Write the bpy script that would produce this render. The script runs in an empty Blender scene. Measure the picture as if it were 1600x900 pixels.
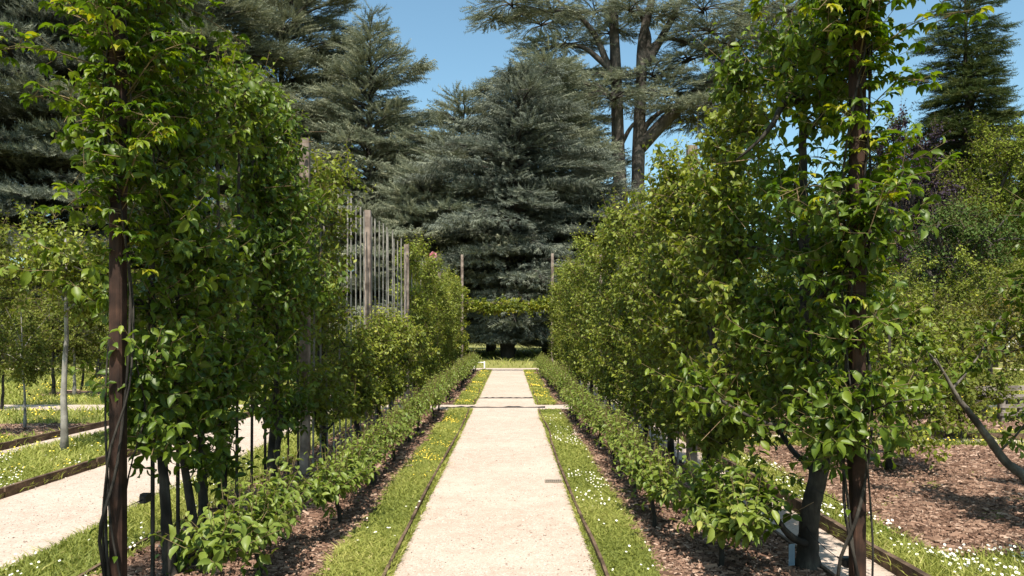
import bpy, math, random
import numpy as np
from mathutils import Vector, Matrix

C = bpy.context.scene.collection
SC = bpy.context.scene
H = 1.6                      # eye height, metres
F = 1155.0                   # focal length in pixels of the 1600 wide photograph

# ------------------------------------------------------------------ camera, sky, sun, exposure
cam = bpy.data.cameras.new('camera'); cam_o = bpy.data.objects.new('camera', cam); C.objects.link(cam_o)
cam.sensor_width = 36.0; cam.lens = 36.0 * F / 1600.0
cam.shift_x = 3.0 / 1600.0; cam.shift_y = 69.0 / 1600.0
cam.clip_start = 0.05; cam.clip_end = 2000
cam_o.location = (0, 0, H); cam_o.rotation_euler = (math.radians(90), 0, 0)
SC.camera = cam_o
SUN_EL, SUN_AZ = 60.0, 182.0           # azimuth clockwise from +Y: the sun stands behind the camera
w = bpy.data.worlds.new('World'); SC.world = w; w.use_nodes = True
nt = w.node_tree; sky = nt.nodes.new('ShaderNodeTexSky'); sky.sky_type = 'NISHITA'; sky.sun_disc = False
sky.sun_elevation = math.radians(SUN_EL); sky.sun_rotation = math.radians(SUN_AZ)
sky.air_density = 1.0; sky.dust_density = 1.4; sky.ozone_density = 0.15
bg = nt.nodes['Background']; bg.inputs[1].default_value = 0.115
tint = nt.nodes.new('ShaderNodeMix'); tint.data_type = 'RGBA'; tint.blend_type = 'MULTIPLY'; tint.inputs[0].default_value = 1.0
tint.inputs[7].default_value = (.86, 1.08, 1.02, 1)
nt.links.new(sky.outputs[0], tint.inputs[6]); nt.links.new(tint.outputs[2], bg.inputs[0])
sun = bpy.data.lights.new('sun', 'SUN'); sun.energy = 5.0; sun.angle = math.radians(0.53); sun.color = (1.0, 0.93, 0.82)
sun_o = bpy.data.objects.new('sun', sun); C.objects.link(sun_o)
_e, _a = math.radians(SUN_EL), math.radians(SUN_AZ)
sd = Vector((math.sin(_a) * math.cos(_e), math.cos(_a) * math.cos(_e), math.sin(_e)))
sun_o.rotation_euler = (-sd).to_track_quat('-Z', 'Y').to_euler(); sun_o.location = sd * 60
SC.view_settings.view_transform = 'Standard'; SC.view_settings.look = 'None'
SC.view_settings.exposure = 0.78; SC.view_settings.gamma = 1.0
SC.render.engine = 'CYCLES'
SC.cycles.max_bounces = 6; SC.cycles.diffuse_bounces = 3; SC.cycles.transmission_bounces = 3; SC.cycles.transparent_max_bounces = 4

def at(px, py, d):
    """a pixel of the photograph at distance d along the path -> world point"""
    return np.array([(px - 797.0) * d / F, d, H - (py - 519.0) * d / F])

# ------------------------------------------------------------------ materials
def mat_base(name):
    m = bpy.data.materials.new(name); m.use_nodes = True
    nt = m.node_tree; b = nt.nodes['Principled BSDF']
    return m, nt, b
def ramp(nt, cols):
    r = nt.nodes.new('ShaderNodeValToRGB'); e = r.color_ramp.elements
    while len(e) < len(cols): e.new(0.5)
    for i, (p, c) in enumerate(cols):
        e[i].position = p; e[i].color = (c[0], c[1], c[2], 1)
    return r
def mixc(nt, a, b, fac):
    n = nt.nodes.new('ShaderNodeMix'); n.data_type = 'RGBA'
    for s, v in ((6, a), (7, b), (0, fac)):
        if hasattr(v, 'is_output'): nt.links.new(v, n.inputs[s])
        elif isinstance(v, tuple): n.inputs[s].default_value = (v[0], v[1], v[2], 1)
        else: n.inputs[s].default_value = v
    return n.outputs[2]
def noise(nt, scale, detail=4, rough=.6, vec=None, dist=0.0):
    n = nt.nodes.new('ShaderNodeTexNoise'); n.inputs['Scale'].default_value = scale
    n.inputs['Detail'].default_value = detail; n.inputs['Roughness'].default_value = rough; n.inputs['Distortion'].default_value = dist
    if vec is not None: nt.links.new(vec, n.inputs['Vector'])
    return n.outputs['Fac']
def pos(nt): return nt.nodes.new('ShaderNodeNewGeometry').outputs['Position']
def bump(nt, b, h, strength, dist):
    n = nt.nodes.new('ShaderNodeBump'); n.inputs['Strength'].default_value = strength; n.inputs['Distance'].default_value = dist
    nt.links.new(h, n.inputs['Height']); nt.links.new(n.outputs[0], b.inputs['Normal'])

def leaf_mat(name, cols, trans=0.3, tcol=(1.3, 1.35, .5), rough=.45, spec=.35):
    """per-leaf colour from the point attribute rnd, thin leaf: reflects and lets light through"""
    m, nt, b = mat_base(name)
    a = nt.nodes.new('ShaderNodeAttribute'); a.attribute_name = 'rnd'
    r = ramp(nt, cols); nt.links.new(a.outputs['Fac'], r.inputs[0])
    nt.links.new(r.outputs[0], b.inputs['Base Color'])
    b.inputs['Roughness'].default_value = rough; b.inputs['Specular IOR Level'].default_value = spec
    if trans > 0:
        t = nt.nodes.new('ShaderNodeBsdfTranslucent')
        mm = nt.nodes.new('ShaderNodeMix'); mm.data_type = 'RGBA'; mm.blend_type = 'MULTIPLY'; mm.inputs[0].default_value = 1
        nt.links.new(r.outputs[0], mm.inputs[6]); mm.inputs[7].default_value = (tcol[0], tcol[1], tcol[2], 1)
        nt.links.new(mm.outputs[2], t.inputs[0])
        s = nt.nodes.new('ShaderNodeMixShader'); s.inputs[0].default_value = trans
        nt.links.new(b.outputs[0], s.inputs[1]); nt.links.new(t.outputs[0], s.inputs[2])
        nt.links.new(s.outputs[0], nt.nodes['Material Output'].inputs[0])
    return m
def wood_mat(name, c0, c1, scale=6, stretch=.12, rough=.8, b_=.5):
    m, nt, b = mat_base(name)
    mp = nt.nodes.new('ShaderNodeMapping'); mp.inputs['Scale'].default_value = (1, 1, stretch)
    tc = nt.nodes.new('ShaderNodeTexCoord'); nt.links.new(tc.outputs['Object'], mp.inputs[0])
    n1 = noise(nt, scale * 5, 6, .65, mp.outputs[0], .4); n2 = noise(nt, scale * .8, 3, .5, tc.outputs['Object'])
    r = ramp(nt, [(.3, c0), (.7, c1)]); nt.links.new(n1, r.inputs[0])
    dark = tuple(x * .55 for x in c0)
    rr = ramp(nt, [(.35, (0, 0, 0)), (.65, (1, 1, 1))]); nt.links.new(n2, rr.inputs[0])
    nt.links.new(mixc(nt, dark, r.outputs[0], rr.outputs[0]), b.inputs['Base Color'])
    b.inputs['Roughness'].default_value = rough; b.inputs['Specular IOR Level'].default_value = .2
    bump(nt, b, n1, b_, .01)
    return m
def plain(name, c, rough=.6, metal=0.0, var=.25):
    m, nt, b = mat_base(name)
    n = noise(nt, 30, 4, .6, nt.nodes.new('ShaderNodeTexCoord').outputs['Object'])
    nt.links.new(mixc(nt, tuple(x * (1 - var) for x in c), c, n), b.inputs['Base Color'])
    b.inputs['Roughness'].default_value = rough; b.inputs['Metallic'].default_value = metal
    return m
def ground_mat(name, stops, scales, rough=.95, bstr=.4, bdist=.01):
    m, nt, b = mat_base(name); p = pos(nt)
    big = noise(nt, scales[0], 4, .6, p); mid = noise(nt, scales[1], 5, .65, p); fine = noise(nt, scales[2], 3, .7, p)
    r1 = ramp(nt, [(.3, stops[0]), (.7, stops[1])]); nt.links.new(mid, r1.inputs[0])
    r2 = ramp(nt, [(.38, (0, 0, 0)), (.66, (1, 1, 1))]); nt.links.new(fine, r2.inputs[0])
    r3 = ramp(nt, [(.4, (0, 0, 0)), (.7, (1, 1, 1))]); nt.links.new(big, r3.inputs[0])
    x = mixc(nt, r1.outputs[0], stops[2], r2.outputs[0])
    x = mixc(nt, x, stops[3], r3.outputs[0])
    nt.links.new(x, b.inputs['Base Color']); b.inputs['Roughness'].default_value = rough; b.inputs['Specular IOR Level'].default_value = .15
    bump(nt, b, fine, bstr, bdist)
    return m
def gravel_mat(name):
    m, nt, b = mat_base(name); p = pos(nt)
    v = nt.nodes.new('ShaderNodeTexVoronoi'); v.inputs['Scale'].default_value = 95; nt.links.new(p, v.inputs['Vector'])
    fine = noise(nt, 160, 3, .7, p); mid = noise(nt, 7, 5, .65, p); big = noise(nt, .9, 4, .6, p)
    r = ramp(nt, [(.0, (.25, .185, .15)), (.35, (.43, .345, .29)), (.8, (.49, .405, .345)), (1, (.60, .53, .465))]); nt.links.new(v.outputs['Color'], r.inputs[0])
    r2 = ramp(nt, [(.30, (1, 1, 1)), (.42, (0, 0, 0))]); nt.links.new(fine, r2.inputs[0])
    x = mixc(nt, r.outputs[0], (.21, .155, .115), r2.outputs[0])
    r3 = ramp(nt, [(.42, (0, 0, 0)), (.68, (.8, .8, .8))]); nt.links.new(mid, r3.inputs[0])
    x = mixc(nt, x, (.36, .28, .225), r3.outputs[0])
    r4 = ramp(nt, [(.45, (0, 0, 0)), (.7, (.45, .45, .45))]); nt.links.new(big, r4.inputs[0])
    x = mixc(nt, x, (.54, .455, .39), r4.outputs[0]); grit = noise(nt, 42, 2, .5, p); r5 = ramp(nt, [(.66, (0, 0, 0)), (.72, (.75, .75, .75))]); nt.links.new(grit, r5.inputs[0]); x = mixc(nt, x, (.20, .145, .11), r5.outputs[0])
    nt.links.new(x, b.inputs['Base Color']); b.inputs['Roughness'].default_value = .95; b.inputs['Specular IOR Level'].default_value = .15
    bump(nt, b, v.outputs['Distance'], .5, .006)
    return m

M = {}
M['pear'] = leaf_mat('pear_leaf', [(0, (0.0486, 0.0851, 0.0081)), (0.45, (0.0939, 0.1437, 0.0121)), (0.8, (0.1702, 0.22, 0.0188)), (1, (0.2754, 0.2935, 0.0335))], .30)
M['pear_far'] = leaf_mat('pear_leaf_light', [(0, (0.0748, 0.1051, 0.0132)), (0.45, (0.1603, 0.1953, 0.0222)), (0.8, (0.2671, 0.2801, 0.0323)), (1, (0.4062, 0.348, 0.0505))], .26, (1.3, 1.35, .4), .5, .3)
M['vine'] = leaf_mat('vine_leaf', [(0, (0.0464, 0.091, 0.0064)), (0.5, (0.0993, 0.159, 0.009)), (0.85, (0.1984, 0.2499, 0.0141)), (1, (0.3638, 0.3181, 0.0192))], .42, (1.3, 1.4, .4))
M['apple'] = leaf_mat('apple_leaf', [(0, (0.0754, 0.1176, 0.0206)), (0.5, (0.1424, 0.1938, 0.0309)), (0.85, (0.2093, 0.2492, 0.0463)), (1, (0.3349, 0.3046, 0.0823))], .28)
M['arch'] = leaf_mat('arch_leaf', [(0, (0.084, 0.12, 0.012)), (0.5, (0.168, 0.204, 0.018)), (0.85, (0.288, 0.264, 0.02)), (1, (0.384, 0.264, 0.02))], .35)
M['orchard'] = leaf_mat('orchard_leaf', [(0, (0.0604, 0.0842, 0.0118)), (0.5, (0.1205, 0.1402, 0.0183)), (0.85, (0.1809, 0.187, 0.0263)), (1, (0.2678, 0.2338, 0.046))], .26, (1.3, 1.3, .4), .6, .2)
M['dark_tree'] = leaf_mat('dark_leaf', [(0, (0.0296, 0.0568, 0.0126)), (0.5, (0.0606, 0.0994, 0.019)), (1, (0.1076, 0.1492, 0.0274))], .18, (1.1, 1.2, .4), .65, .15)
M['round_tree'] = leaf_mat('round_leaf', [(0, (0.0652, 0.098, 0.0101)), (0.5, (0.1387, 0.1715, 0.0168)), (1, (0.2446, 0.2695, 0.0294))], .22, (1.2, 1.2, .4), .65, .15)
M['purple'] = leaf_mat('purple_leaf', [(0, (0.0159, 0.01, 0.0211)), (0.5, (0.0279, 0.0166, 0.0328)), (1, (0.0547, 0.035, 0.0585))], .1, (1.2, .7, .8), .6, .2)
M['orange'] = leaf_mat('orange_leaf', [(0, (.07, .09, .012)), (.5, (.13, .12, .015)), (1, (.24, .15, .02))], .3)
M['cedar'] = leaf_mat('cedar_needles', [(0, (0.0778, 0.0951, 0.069)), (0.5, (0.166, 0.1851, 0.1288)), (1, (0.3499, 0.3503, 0.2415))], .22, (1, 1, .8), .6, .12)
M['blue_cedar'] = leaf_mat('blue_cedar_needles', [(0, (0.0521, 0.0644, 0.0537)), (0.5, (0.1163, 0.1326, 0.1074)), (1, (0.2704, 0.2845, 0.2147))], .2, (1, 1, .9), .6, .15)
M['spruce'] = leaf_mat('spruce_needles', [(0, (0.0208, 0.0363, 0.0111)), (0.5, (0.0437, 0.0634, 0.0175)), (1, (0.0884, 0.0962, 0.027))], .06, (1, 1, .6), .6, .08)
M['grass'] = leaf_mat('grass_blade', [(0, (0.1465, 0.1787, 0.0376)), (0.45, (0.2582, 0.286, 0.0602)), (0.85, (0.4047, 0.4004, 0.1066)), (1, (0.5583, 0.5005, 0.2006))], .35, (1.05, 1.1, .6), .6, .25)
M['daisy'] = plain('daisy_petal', (.80, .80, .76), .6, 0, .08)
M['yellow'] = plain('yellow_petal', (.80, .58, .05), .5, 0, .2)
M['pink'] = plain('pink_petal', (.75, .33, .36), .5, 0, .2)
M['twig'] = wood_mat('young_twig', (.16, .12, .055), (.27, .20, .10), 9, .3)
M['tan_twig'] = wood_mat('dry_twig', (.26, .17, .10), (.40, .27, .16), 9, .3)
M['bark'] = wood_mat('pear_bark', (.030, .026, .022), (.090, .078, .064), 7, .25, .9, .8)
M['pale_bark'] = wood_mat('pale_bark', (.26, .24, .21), (.40, .38, .34), 6, .35, .9, .5)
M['limb_bark'] = wood_mat('grey_limb_bark', (.11, .095, .08), (.23, .205, .175), 7, .25, .9, .8)
M['cedar_bark'] = wood_mat('cedar_bark', (.050, .042, .036), (.120, .105, .090), 1.5, .15, .95, .9)
M['post'] = wood_mat('weathered_post', (.21, .155, .125), (.36, .285, .24), 10, .06)
M['red_post'] = wood_mat('reddish_post', (.030, .018, .014), (.085, .042, .027), 10, .06)
M['rod'] = wood_mat('grey_batten', (.21, .19, .17), (.34, .315, .28), 10, .06)
M['board'] = wood_mat('edging_wood', (.085, .055, .036), (.20, .135, .09), 8, 1.0)
M['bench'] = wood_mat('bench_wood', (.20, .165, .14), (.32, .27, .235), 8, 1.0)
M['wire'] = plain('dark_wire', (.03, .03, .032), .5, .6)
M['black'] = plain('black_plastic', (.018, .018, .02), .45)
M['iron'] = plain('iron_grate', (.26, .215, .17), .8, .0)
M['blue'] = plain('blue_tag', (.13, .20, .27), .5)
M['white'] = plain('white_paint', (.78, .77, .74), .6, 0, .08)
M['glass'] = plain('dark_glass', (.03, .04, .05), .1)
M['roof'] = plain('slate_roof', (.12, .12, .13), .8)
M['gravel'] = gravel_mat('gravel')
M['lawn'] = ground_mat('lawn', [(.12, .13, .034), (.18, .185, .048), (.28, .26, .08), (.22, .205, .065)], (.35, 3, 60), .95, .8, .03)
M['soil'] = ground_mat('mulch_soil', [(.065, .038, .027), (.15, .09, .063), (.28, .18, .128), (.12, .072, .052)], (.8, 12, 48), .95, .9, .02)
M['pebble'] = leaf_mat('gravel_grain', [(0, (.13, .095, .075)), (.5, (.36, .28, .23)), (1, (.62, .54, .46))], 0, (1, 1, 1), .9, .15)
M['chip'] = leaf_mat('wood_chip', [(0, (.050, .028, .020)), (.35, (.165, .095, .066)), (.75, (.30, .19, .135)), (1, (.48, .35, .27))], 0, (1, 1, 1), .9, .15)

# ------------------------------------------------------------------ mesh helpers
def nrm(a): return a / np.maximum(np.linalg.norm(a, axis=-1, keepdims=True), 1e-9)
class MB:
    def __init__(s): s.V = []; s.R = []; s.F = []; s.n = 0
    def add(s, V, faces, rnd=0.5, mat=0):
        V = np.asarray(V, float).reshape(-1, 3); k = len(V)
        s.V.append(V); s.R.append(np.broadcast_to(np.asarray(rnd, float), (k,)) if np.ndim(rnd) == 0 else np.asarray(rnd, float))
        for f in faces:
            f = np.asarray(f, np.int64)
            if f.size: s.F.append((f + s.n, mat))
        s.n += k
    def mesh(s, name, mats, smooth=True):
        me = bpy.data.meshes.new(name)
        V = np.concatenate(s.V).astype(np.float32); R = np.concatenate(s.R).astype(np.float32)
        lv = np.concatenate([f.ravel() for f, _ in s.F]).astype(np.int32)
        lt = np.concatenate([np.full(len(f), f.shape[1]) for f, _ in s.F]).astype(np.int32)
        mi = np.concatenate([np.full(len(f), m) for f, m in s.F]).astype(np.int32)
        ls = np.concatenate([[0], np.cumsum(lt)[:-1]]).astype(np.int32)
        me.vertices.add(len(V)); me.vertices.foreach_set('co', V.ravel())
        me.loops.add(len(lv)); me.loops.foreach_set('vertex_index', lv)
        me.polygons.add(len(lt)); me.polygons.foreach_set('loop_start', ls); me.polygons.foreach_set('loop_total', lt)
        me.polygons.foreach_set('material_index', mi)
        me.polygons.foreach_set('use_smooth', np.full(len(lt), smooth, bool))
        me.update(calc_edges=True)
        a = me.attributes.new('rnd', 'FLOAT', 'POINT'); a.data.foreach_set('value', np.clip(R, 0, 1))
        for m in mats: me.materials.append(m)
        return me
    def build(s, name, mats, parent=None, smooth=True):
        if not isinstance(mats, (list, tuple)): mats = [mats]
        return link(name, s.mesh(name, mats, smooth), parent)
def link(name, me, parent=None):
    o = bpy.data.objects.new(name, me); C.objects.link(o)
    if parent is not None: o.parent = parent
    return o
def tag(o, label, cat=None, group=None, kind=None):
    o['label'] = label
    if cat: o['category'] = cat
    if group: o['group'] = group
    if kind: o['kind'] = kind
    return o
def thing(name, loc, label, cat, group=None, rz=0.0):
    o = bpy.data.objects.new(name, None); C.objects.link(o); o.empty_display_size = .2
    o.location = tuple(loc); o.rotation_euler = (0, 0, rz)
    return tag(o, label, cat, group)
def dup(root, loc, rz, sc, label):
    r = root.copy(); C.objects.link(r); r.location = tuple(loc); r.rotation_euler = (0, 0, rz); r.scale = (sc[0], sc[1], sc[2]); r['label'] = label
    for ch in list(root.children):
        c = ch.copy(); C.objects.link(c); c.parent = r
    return r

def catmull(pts, n):
    p = np.asarray(pts, float); m = len(p)
    if m < 3: return p[0] + (p[-1] - p[0]) * np.linspace(0, 1, n)[:, None]
    q = np.vstack([2 * p[0] - p[1], p, 2 * p[-1] - p[-2]]); out = []
    u = np.linspace(0, m - 1 - 1e-6, n); i = u.astype(int); t = (u - i)[:, None]
    a, b, c, d = q[i], q[i + 1], q[i + 2], q[i + 3]
    return .5 * (2 * b + (c - a) * t + (2 * a - 5 * b + 4 * c - d) * t ** 2 + (3 * b - a - 3 * c + d) * t ** 3)
def tube(mb, pts, rad, sides=6, mat=0, rough=0.0, rng=None):
    p = np.asarray(pts, float); n = len(p); r = np.broadcast_to(np.asarray(rad, float), (n,)) if np.ndim(rad) == 0 or len(np.atleast_1d(rad)) == n else np.linspace(rad[0], rad[1], n)
    T = nrm(np.gradient(p, axis=0)); ref = np.array([0.31, .17, .93]) if abs(T[0][2]) < .8 else np.array([.95, .2, .1])
    A = nrm(np.cross(T, ref)); B = np.cross(T, A)
    an = np.arange(sides) * 2 * math.pi / sides
    rr = r[:, None] * np.ones((1, sides))
    if rough and rng is not None: rr = rr * (1 + rough * rng.uniform(-1, 1, rr.shape))
    V = p[:, None] + rr[..., None] * (np.cos(an)[None, :, None] * A[:, None] + np.sin(an)[None, :, None] * B[:, None])
    i = np.arange(n - 1)[:, None] * sides; j = np.arange(sides)[None]; k = (j + 1) % sides
    Q = np.stack([i + j, i + k, i + sides + k, i + sides + j], -1).reshape(-1, 4)
    caps = [np.arange(sides)[None, ::-1], ((n - 1) * sides + np.arange(sides))[None]]
    mb.add(V.reshape(-1, 3), [Q] + caps, .5, mat)
def sticks(mb, A, B, r, mat=0, r2=None):
    A = np.asarray(A, float); B = np.asarray(B, float); N = len(A)
    if N == 0: return
    T = nrm(B - A); ref = np.where(np.abs(T[:, 2:3]) < .8, np.array([[0, 0, 1.]]), np.array([[1., 0, 0]]))
    X = nrm(np.cross(T, ref)); Y = np.cross(T, X); an = np.arange(3) * 2.0944
    ring = np.cos(an)[None, :, None] * X[:, None] + np.sin(an)[None, :, None] * Y[:, None]
    r2 = r * .6 if r2 is None else r2
    V = np.concatenate([A[:, None] + ring * r, B[:, None] + ring * r2], 1)
    b = np.arange(N)[:, None] * 6
    Q = np.concatenate([b + np.array([[0, 1, 4, 3]]), b + np.array([[1, 2, 5, 4]]), b + np.array([[2, 0, 3, 5]])])
    mb.add(V.reshape(-1, 3), [Q], .5, mat)
def box(mb, c, s, rz=0.0, mat=0, ch=0.0, tilt=None):
    """box of size s centred on c; ch chamfers the vertical edges"""
    x, y, z = s[0] / 2, s[1] / 2, s[2] / 2
    if ch > 0:
        q = [(-x + ch, -y), (x - ch, -y), (x, -y + ch), (x, y - ch), (x - ch, y), (-x + ch, y), (-x, y - ch), (-x, -y + ch)]
    else: q = [(-x, -y), (x, -y), (x, y), (-x, y)]
    k = len(q); V = np.array([(a, b, -z) for a, b in q] + [(a, b, z) for a, b in q])
    if tilt is not None: V = V @ np.array(Matrix.Rotation(tilt[0], 3, tilt[1])).T
    cr, sr = math.cos(rz), math.sin(rz)
    V = V @ np.array([[cr, sr, 0], [-sr, cr, 0], [0, 0, 1]]) + np.asarray(c)
    i = np.arange(k); j = (i + 1) % k
    mb.add(V, [np.stack([i, j, j + k, i + k], 1), i[None, ::-1], (i + k)[None]], .5, mat)
def beam(mb, a, b, w_, h_, mat=0):
    """rectangular bar from a to b"""
    a = np.asarray(a, float); b = np.asarray(b, float); T = nrm(b - a)
    up = np.array([0, 0, 1.]) if abs(T[2]) < .9 else np.array([0, 1., 0])
    S = nrm(np.cross(T, up)); U = np.cross(S, T); off = [(-1, -1), (1, -1), (1, 1), (-1, 1)]
    V = [e + S * x * w_ / 2 + U * y * h_ / 2 for e in (a, b) for x, y in off]
    i = np.arange(4); j = (i + 1) % 4
    mb.add(np.array(V), [np.stack([i, j, j + 4, i + 4], 1), i[None, ::-1], (i + 4)[None]], .5, mat)

# leaf templates: across, along, up
_lr = [(.20, .36, .07, .0), (.52, .47, .10, .01), (.82, .27, .0, -.10)]
L8V = np.array([(0, 0, 0)] + [v for t, w_, e_, m_ in _lr for v in ((-w_, t, e_), (0, t, m_ - .03), (w_, t, e_))] + [(0, 1, -.26)])
L8F = [np.array([(0, 2, 1), (0, 3, 2), (7, 8, 10), (8, 9, 10)]), np.array([(1, 2, 5, 4), (2, 3, 6, 5), (4, 5, 8, 7), (5, 6, 9, 8)])]
L4V = np.array([(0, 0, 0), (-.5, .45, .10), (.5, .45, .10), (0, 1, -.14), (0, .45, -.02)])
L4F = [np.array([(0, 4, 1), (0, 2, 4), (1, 4, 3), (4, 2, 3)])]
L2V = np.array([(0, 0, 0), (-.5, .5, .12), (.5, .5, .12), (0, 1, -.1)])
L2F = [np.array([(0, 2, 1), (1, 2, 3)])]
def put(mb, tv, tf, P, S, D, U, L, W, rnd, mat=0):
    N = len(P); k = len(tv)
    if N == 0: return
    V = P[:, None] + tv[None, :, 0, None] * (S * W[:, None])[:, None] + tv[None, :, 1, None] * (D * L[:, None])[:, None] + tv[None, :, 2, None] * (U * L[:, None])[:, None]
    b = (np.arange(N) * k)[:, None, None]
    mb.add(V.reshape(-1, 3), [(f[None] + b).reshape(-1, f.shape[1]) for f in tf], np.repeat(rnd, k), mat)

class Leaves:
    """collects leaves: foot, direction, face normal, length, width, colour number"""
    def __init__(s): s.a = []
    def add(s, P, D, U, L, W, R):
        D = nrm(D); S = nrm(np.cross(D, U)); U = np.cross(S, D)
        s.a.append((P, S, D, U, L, W, R))
    def get(s): return [np.concatenate([x[i] for x in s.a]) for i in range(7)]
_leafmesh = {}
def leaf_meshes(mat):
    if mat.name not in _leafmesh:
        r = []
        for q in (.12, .35, .55, .75, .95):
            for wd in (.5, .62):
                mb = MB(); put(mb, L8V, L8F, np.zeros((1, 3)), np.array([[1., 0, 0]]), np.array([[0, 1., 0]]), np.array([[0, 0, 1.]]), np.ones(1), np.array([wd]), np.array([q]))
                r.append(mb.mesh('leaf', [mat]))
        _leafmesh[mat.name] = r
    return _leafmesh[mat.name]
def leaf_build(lv, mat, parent, tmpl, name='foliage', single=0, outward=None):
    """all leaves as one crown part; the `single` ones that show largest as leaf parts of their own (parent unrotated)"""
    P, S, D, U, L, W, R = lv.get(); keep = np.ones(len(P), bool)
    if single:
        base = np.array(parent.location); wp = P + base
        score = L / np.linalg.norm(wp - np.array([0, 0, H]), axis=1) * (1 + (0 if outward is None else 1.6 * np.clip((P @ np.asarray(outward)), -1, 1)))
        px = 797 + F * wp[:, 0] / np.maximum(wp[:, 1], .1); py = 519 - F * (wp[:, 2] - H) / np.maximum(wp[:, 1], .1)
        score = np.where((px > 0) & (px < 1600) & (py > 0) & (py < 900) & (wp[:, 1] > .5), score, 0)
        idx = np.argsort(-score)[:single]; keep[idx] = False; ms = leaf_meshes(mat)
        for i in idx:
            o = link('leaf', ms[min(4, int(R[i] * 5)) * 2 + (1 if W[i] / L[i] > .56 else 0)], parent)
            m = np.eye(4); m[:3, 0] = S[i] * L[i]; m[:3, 1] = D[i] * L[i]; m[:3, 2] = U[i] * L[i]; m[:3, 3] = P[i]
            o.matrix_local = Matrix(m.tolist())
    mb = MB(); tv, tf = tmpl
    put(mb, tv, tf, P[keep], S[keep], D[keep], U[keep], L[keep], W[keep], R[keep])
    o = mb.build(name, mat, parent)
    return o
T8, T4, T2 = (L8V, L8F), (L4V, L4F), (L2V, L2F)

def sample_lines(lines, n, rng, t0=0.0):
    """n points along polylines (lines: list of (pts, weight)); returns points, tangents"""
    ln = np.array([np.linalg.norm(np.diff(p, axis=0), axis=1).sum() * w_ for p, w_ in lines]); c = rng.multinomial(n, ln / ln.sum())
    P, T = [], []
    for (p, _), k in zip(lines, c):
        if k == 0: continue
        u = (t0 + (1 - t0) * rng.random(k)) * (len(p) - 1); i = np.minimum(u.astype(int), len(p) - 2); f = (u - i)[:, None]
        P.append(p[i] + (p[i + 1] - p[i]) * f); T.append(nrm(p[i + 1] - p[i]))
    return np.concatenate(P), np.concatenate(T)
def shoots(lv, mb, S, D, L, k, ll, rng, curl=.25, wr=.56, tr=.0028, mat=1, tipdrop=.5, base_r=None, flat=.5):
    """leafy shoots from S along D: k leaves in a spiral on each"""
    N = len(S); D = nrm(D); t = (np.arange(k) + .6) / k
    def pt(tt): return S[:, None] + D[:, None] * (L[:, None] * tt[None])[..., None] + np.array([0, 0, 1.]) * (curl * L[:, None] * tt[None] ** 2)[..., None]
    P = pt(t); E1 = nrm(np.cross(D, rng.normal(size=(N, 3)))); E2 = np.cross(D, E1)
    an = np.arange(k)[None] * 2.4 + rng.uniform(0, 6.28, (N, 1))
    rad = np.cos(an)[..., None] * E1[:, None] + np.sin(an)[..., None] * E2[:, None]
    dr = .45 * D[:, None] + .9 * rad + rng.normal(0, .22, (N, k, 3)); dr[..., 2] -= tipdrop
    U = np.array([0, 0, 1.]) * flat + rng.normal(0, .38, (N, k, 3)) + .35 * rad * 0 + .3 * D[:, None]
    Ls = ll * (.65 + .55 * rng.random((N, k))) * (1 - .35 * t[None] ** 3)
    sr = rng.random((N, 1)) if base_r is None else base_r[:, None]
    R = np.clip(.55 * sr + .3 * rng.random((N, k)) + .22 * t[None] ** 2 - .05, 0, 1)
    W = Ls * (wr + rng.uniform(-.1, .1, (N, k)))
    lv.add(P.reshape(-1, 3), dr.reshape(-1, 3), U.reshape(-1, 3), Ls.ravel(), W.ravel(), R.ravel())
    if mb is not None:
        e = pt(np.array([0., .5, 1.])); sticks(mb, e[:, 0], e[:, 1], tr, mat, tr * .8); sticks(mb, e[:, 1], e[:, 2], tr * .8, mat, tr * .45)

ORD = ['first', 'second', 'third', 'fourth', 'fifth', 'sixth', 'seventh', 'eighth', 'ninth', 'tenth', 'eleventh', 'twelfth', 'thirteenth', 'fourteenth', 'fifteenth', 'sixteenth', 'seventeenth', 'eighteenth', 'nineteenth', 'twentieth']

# ------------------------------------------------------------------ ground, paths, beds
def sheet(name, x0, x1, y0, y1, z, mat, label, step=None, amp=0.0, seed=0, wob=0.0):
    rng = np.random.default_rng(seed); mb = MB()
    nx = max(1, int((x1 - x0) / step)) if step else 1; ny = max(1, int((y1 - y0) / step)) if step else 1
    X, Y = np.meshgrid(np.linspace(x0, x1, nx + 1), np.linspace(y0, y1, ny + 1)); Z = np.full(X.shape, z)
    if amp:
        n = sum(np.sin(X * a + b) * np.sin(Y * c + d) for a, b, c, d in rng.uniform(1, 9, (6, 4))) / 3
        Z = Z + amp * (n + rng.normal(0, .35, X.shape)); Z[:, 0] = Z[:, -1] = Z[0] = Z[-1] = z
    if wob:
        for c in (0, -1): X[:, c] += wob * (np.sin(Y[:, c] * 2.3 + c) * .4 + rng.normal(0, .45, len(Y)))
    V = np.stack([X, Y, Z], -1).reshape(-1, 3); i = np.arange(ny)[:, None] * (nx + 1) + np.arange(nx)[None]
    Q = np.stack([i, i + 1, i + nx + 2, i + nx + 1], -1).reshape(-1, 4); mb.add(V, [Q])
    o = mb.build(name, mat, None, True); o['kind'] = 'structure'; o['label'] = label
    return o
def poly_sheet(name, pts, z, mat, label):
    mb = MB(); mb.add(np.array([(x, y, z) for x, y in pts]), [np.arange(len(pts))[None]])
    o = mb.build(name, mat); o['kind'] = 'structure'; o['label'] = label
    return o
R_ = 420
poly_sheet('ground', [(R_ * math.cos(a), R_ * math.sin(a)) for a in np.linspace(0, 2 * math.pi, 49)[:-1]], 0.0, M['lawn'], 'grass covered ground of the garden reaching to the trees')
PL, PR = -.79, .59
LB0, LB1, RB0, RB1 = -2.68, -1.22, 1.0, 2.08
XS0, XS1, YE = 15.1, 16.25, 30.9
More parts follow.
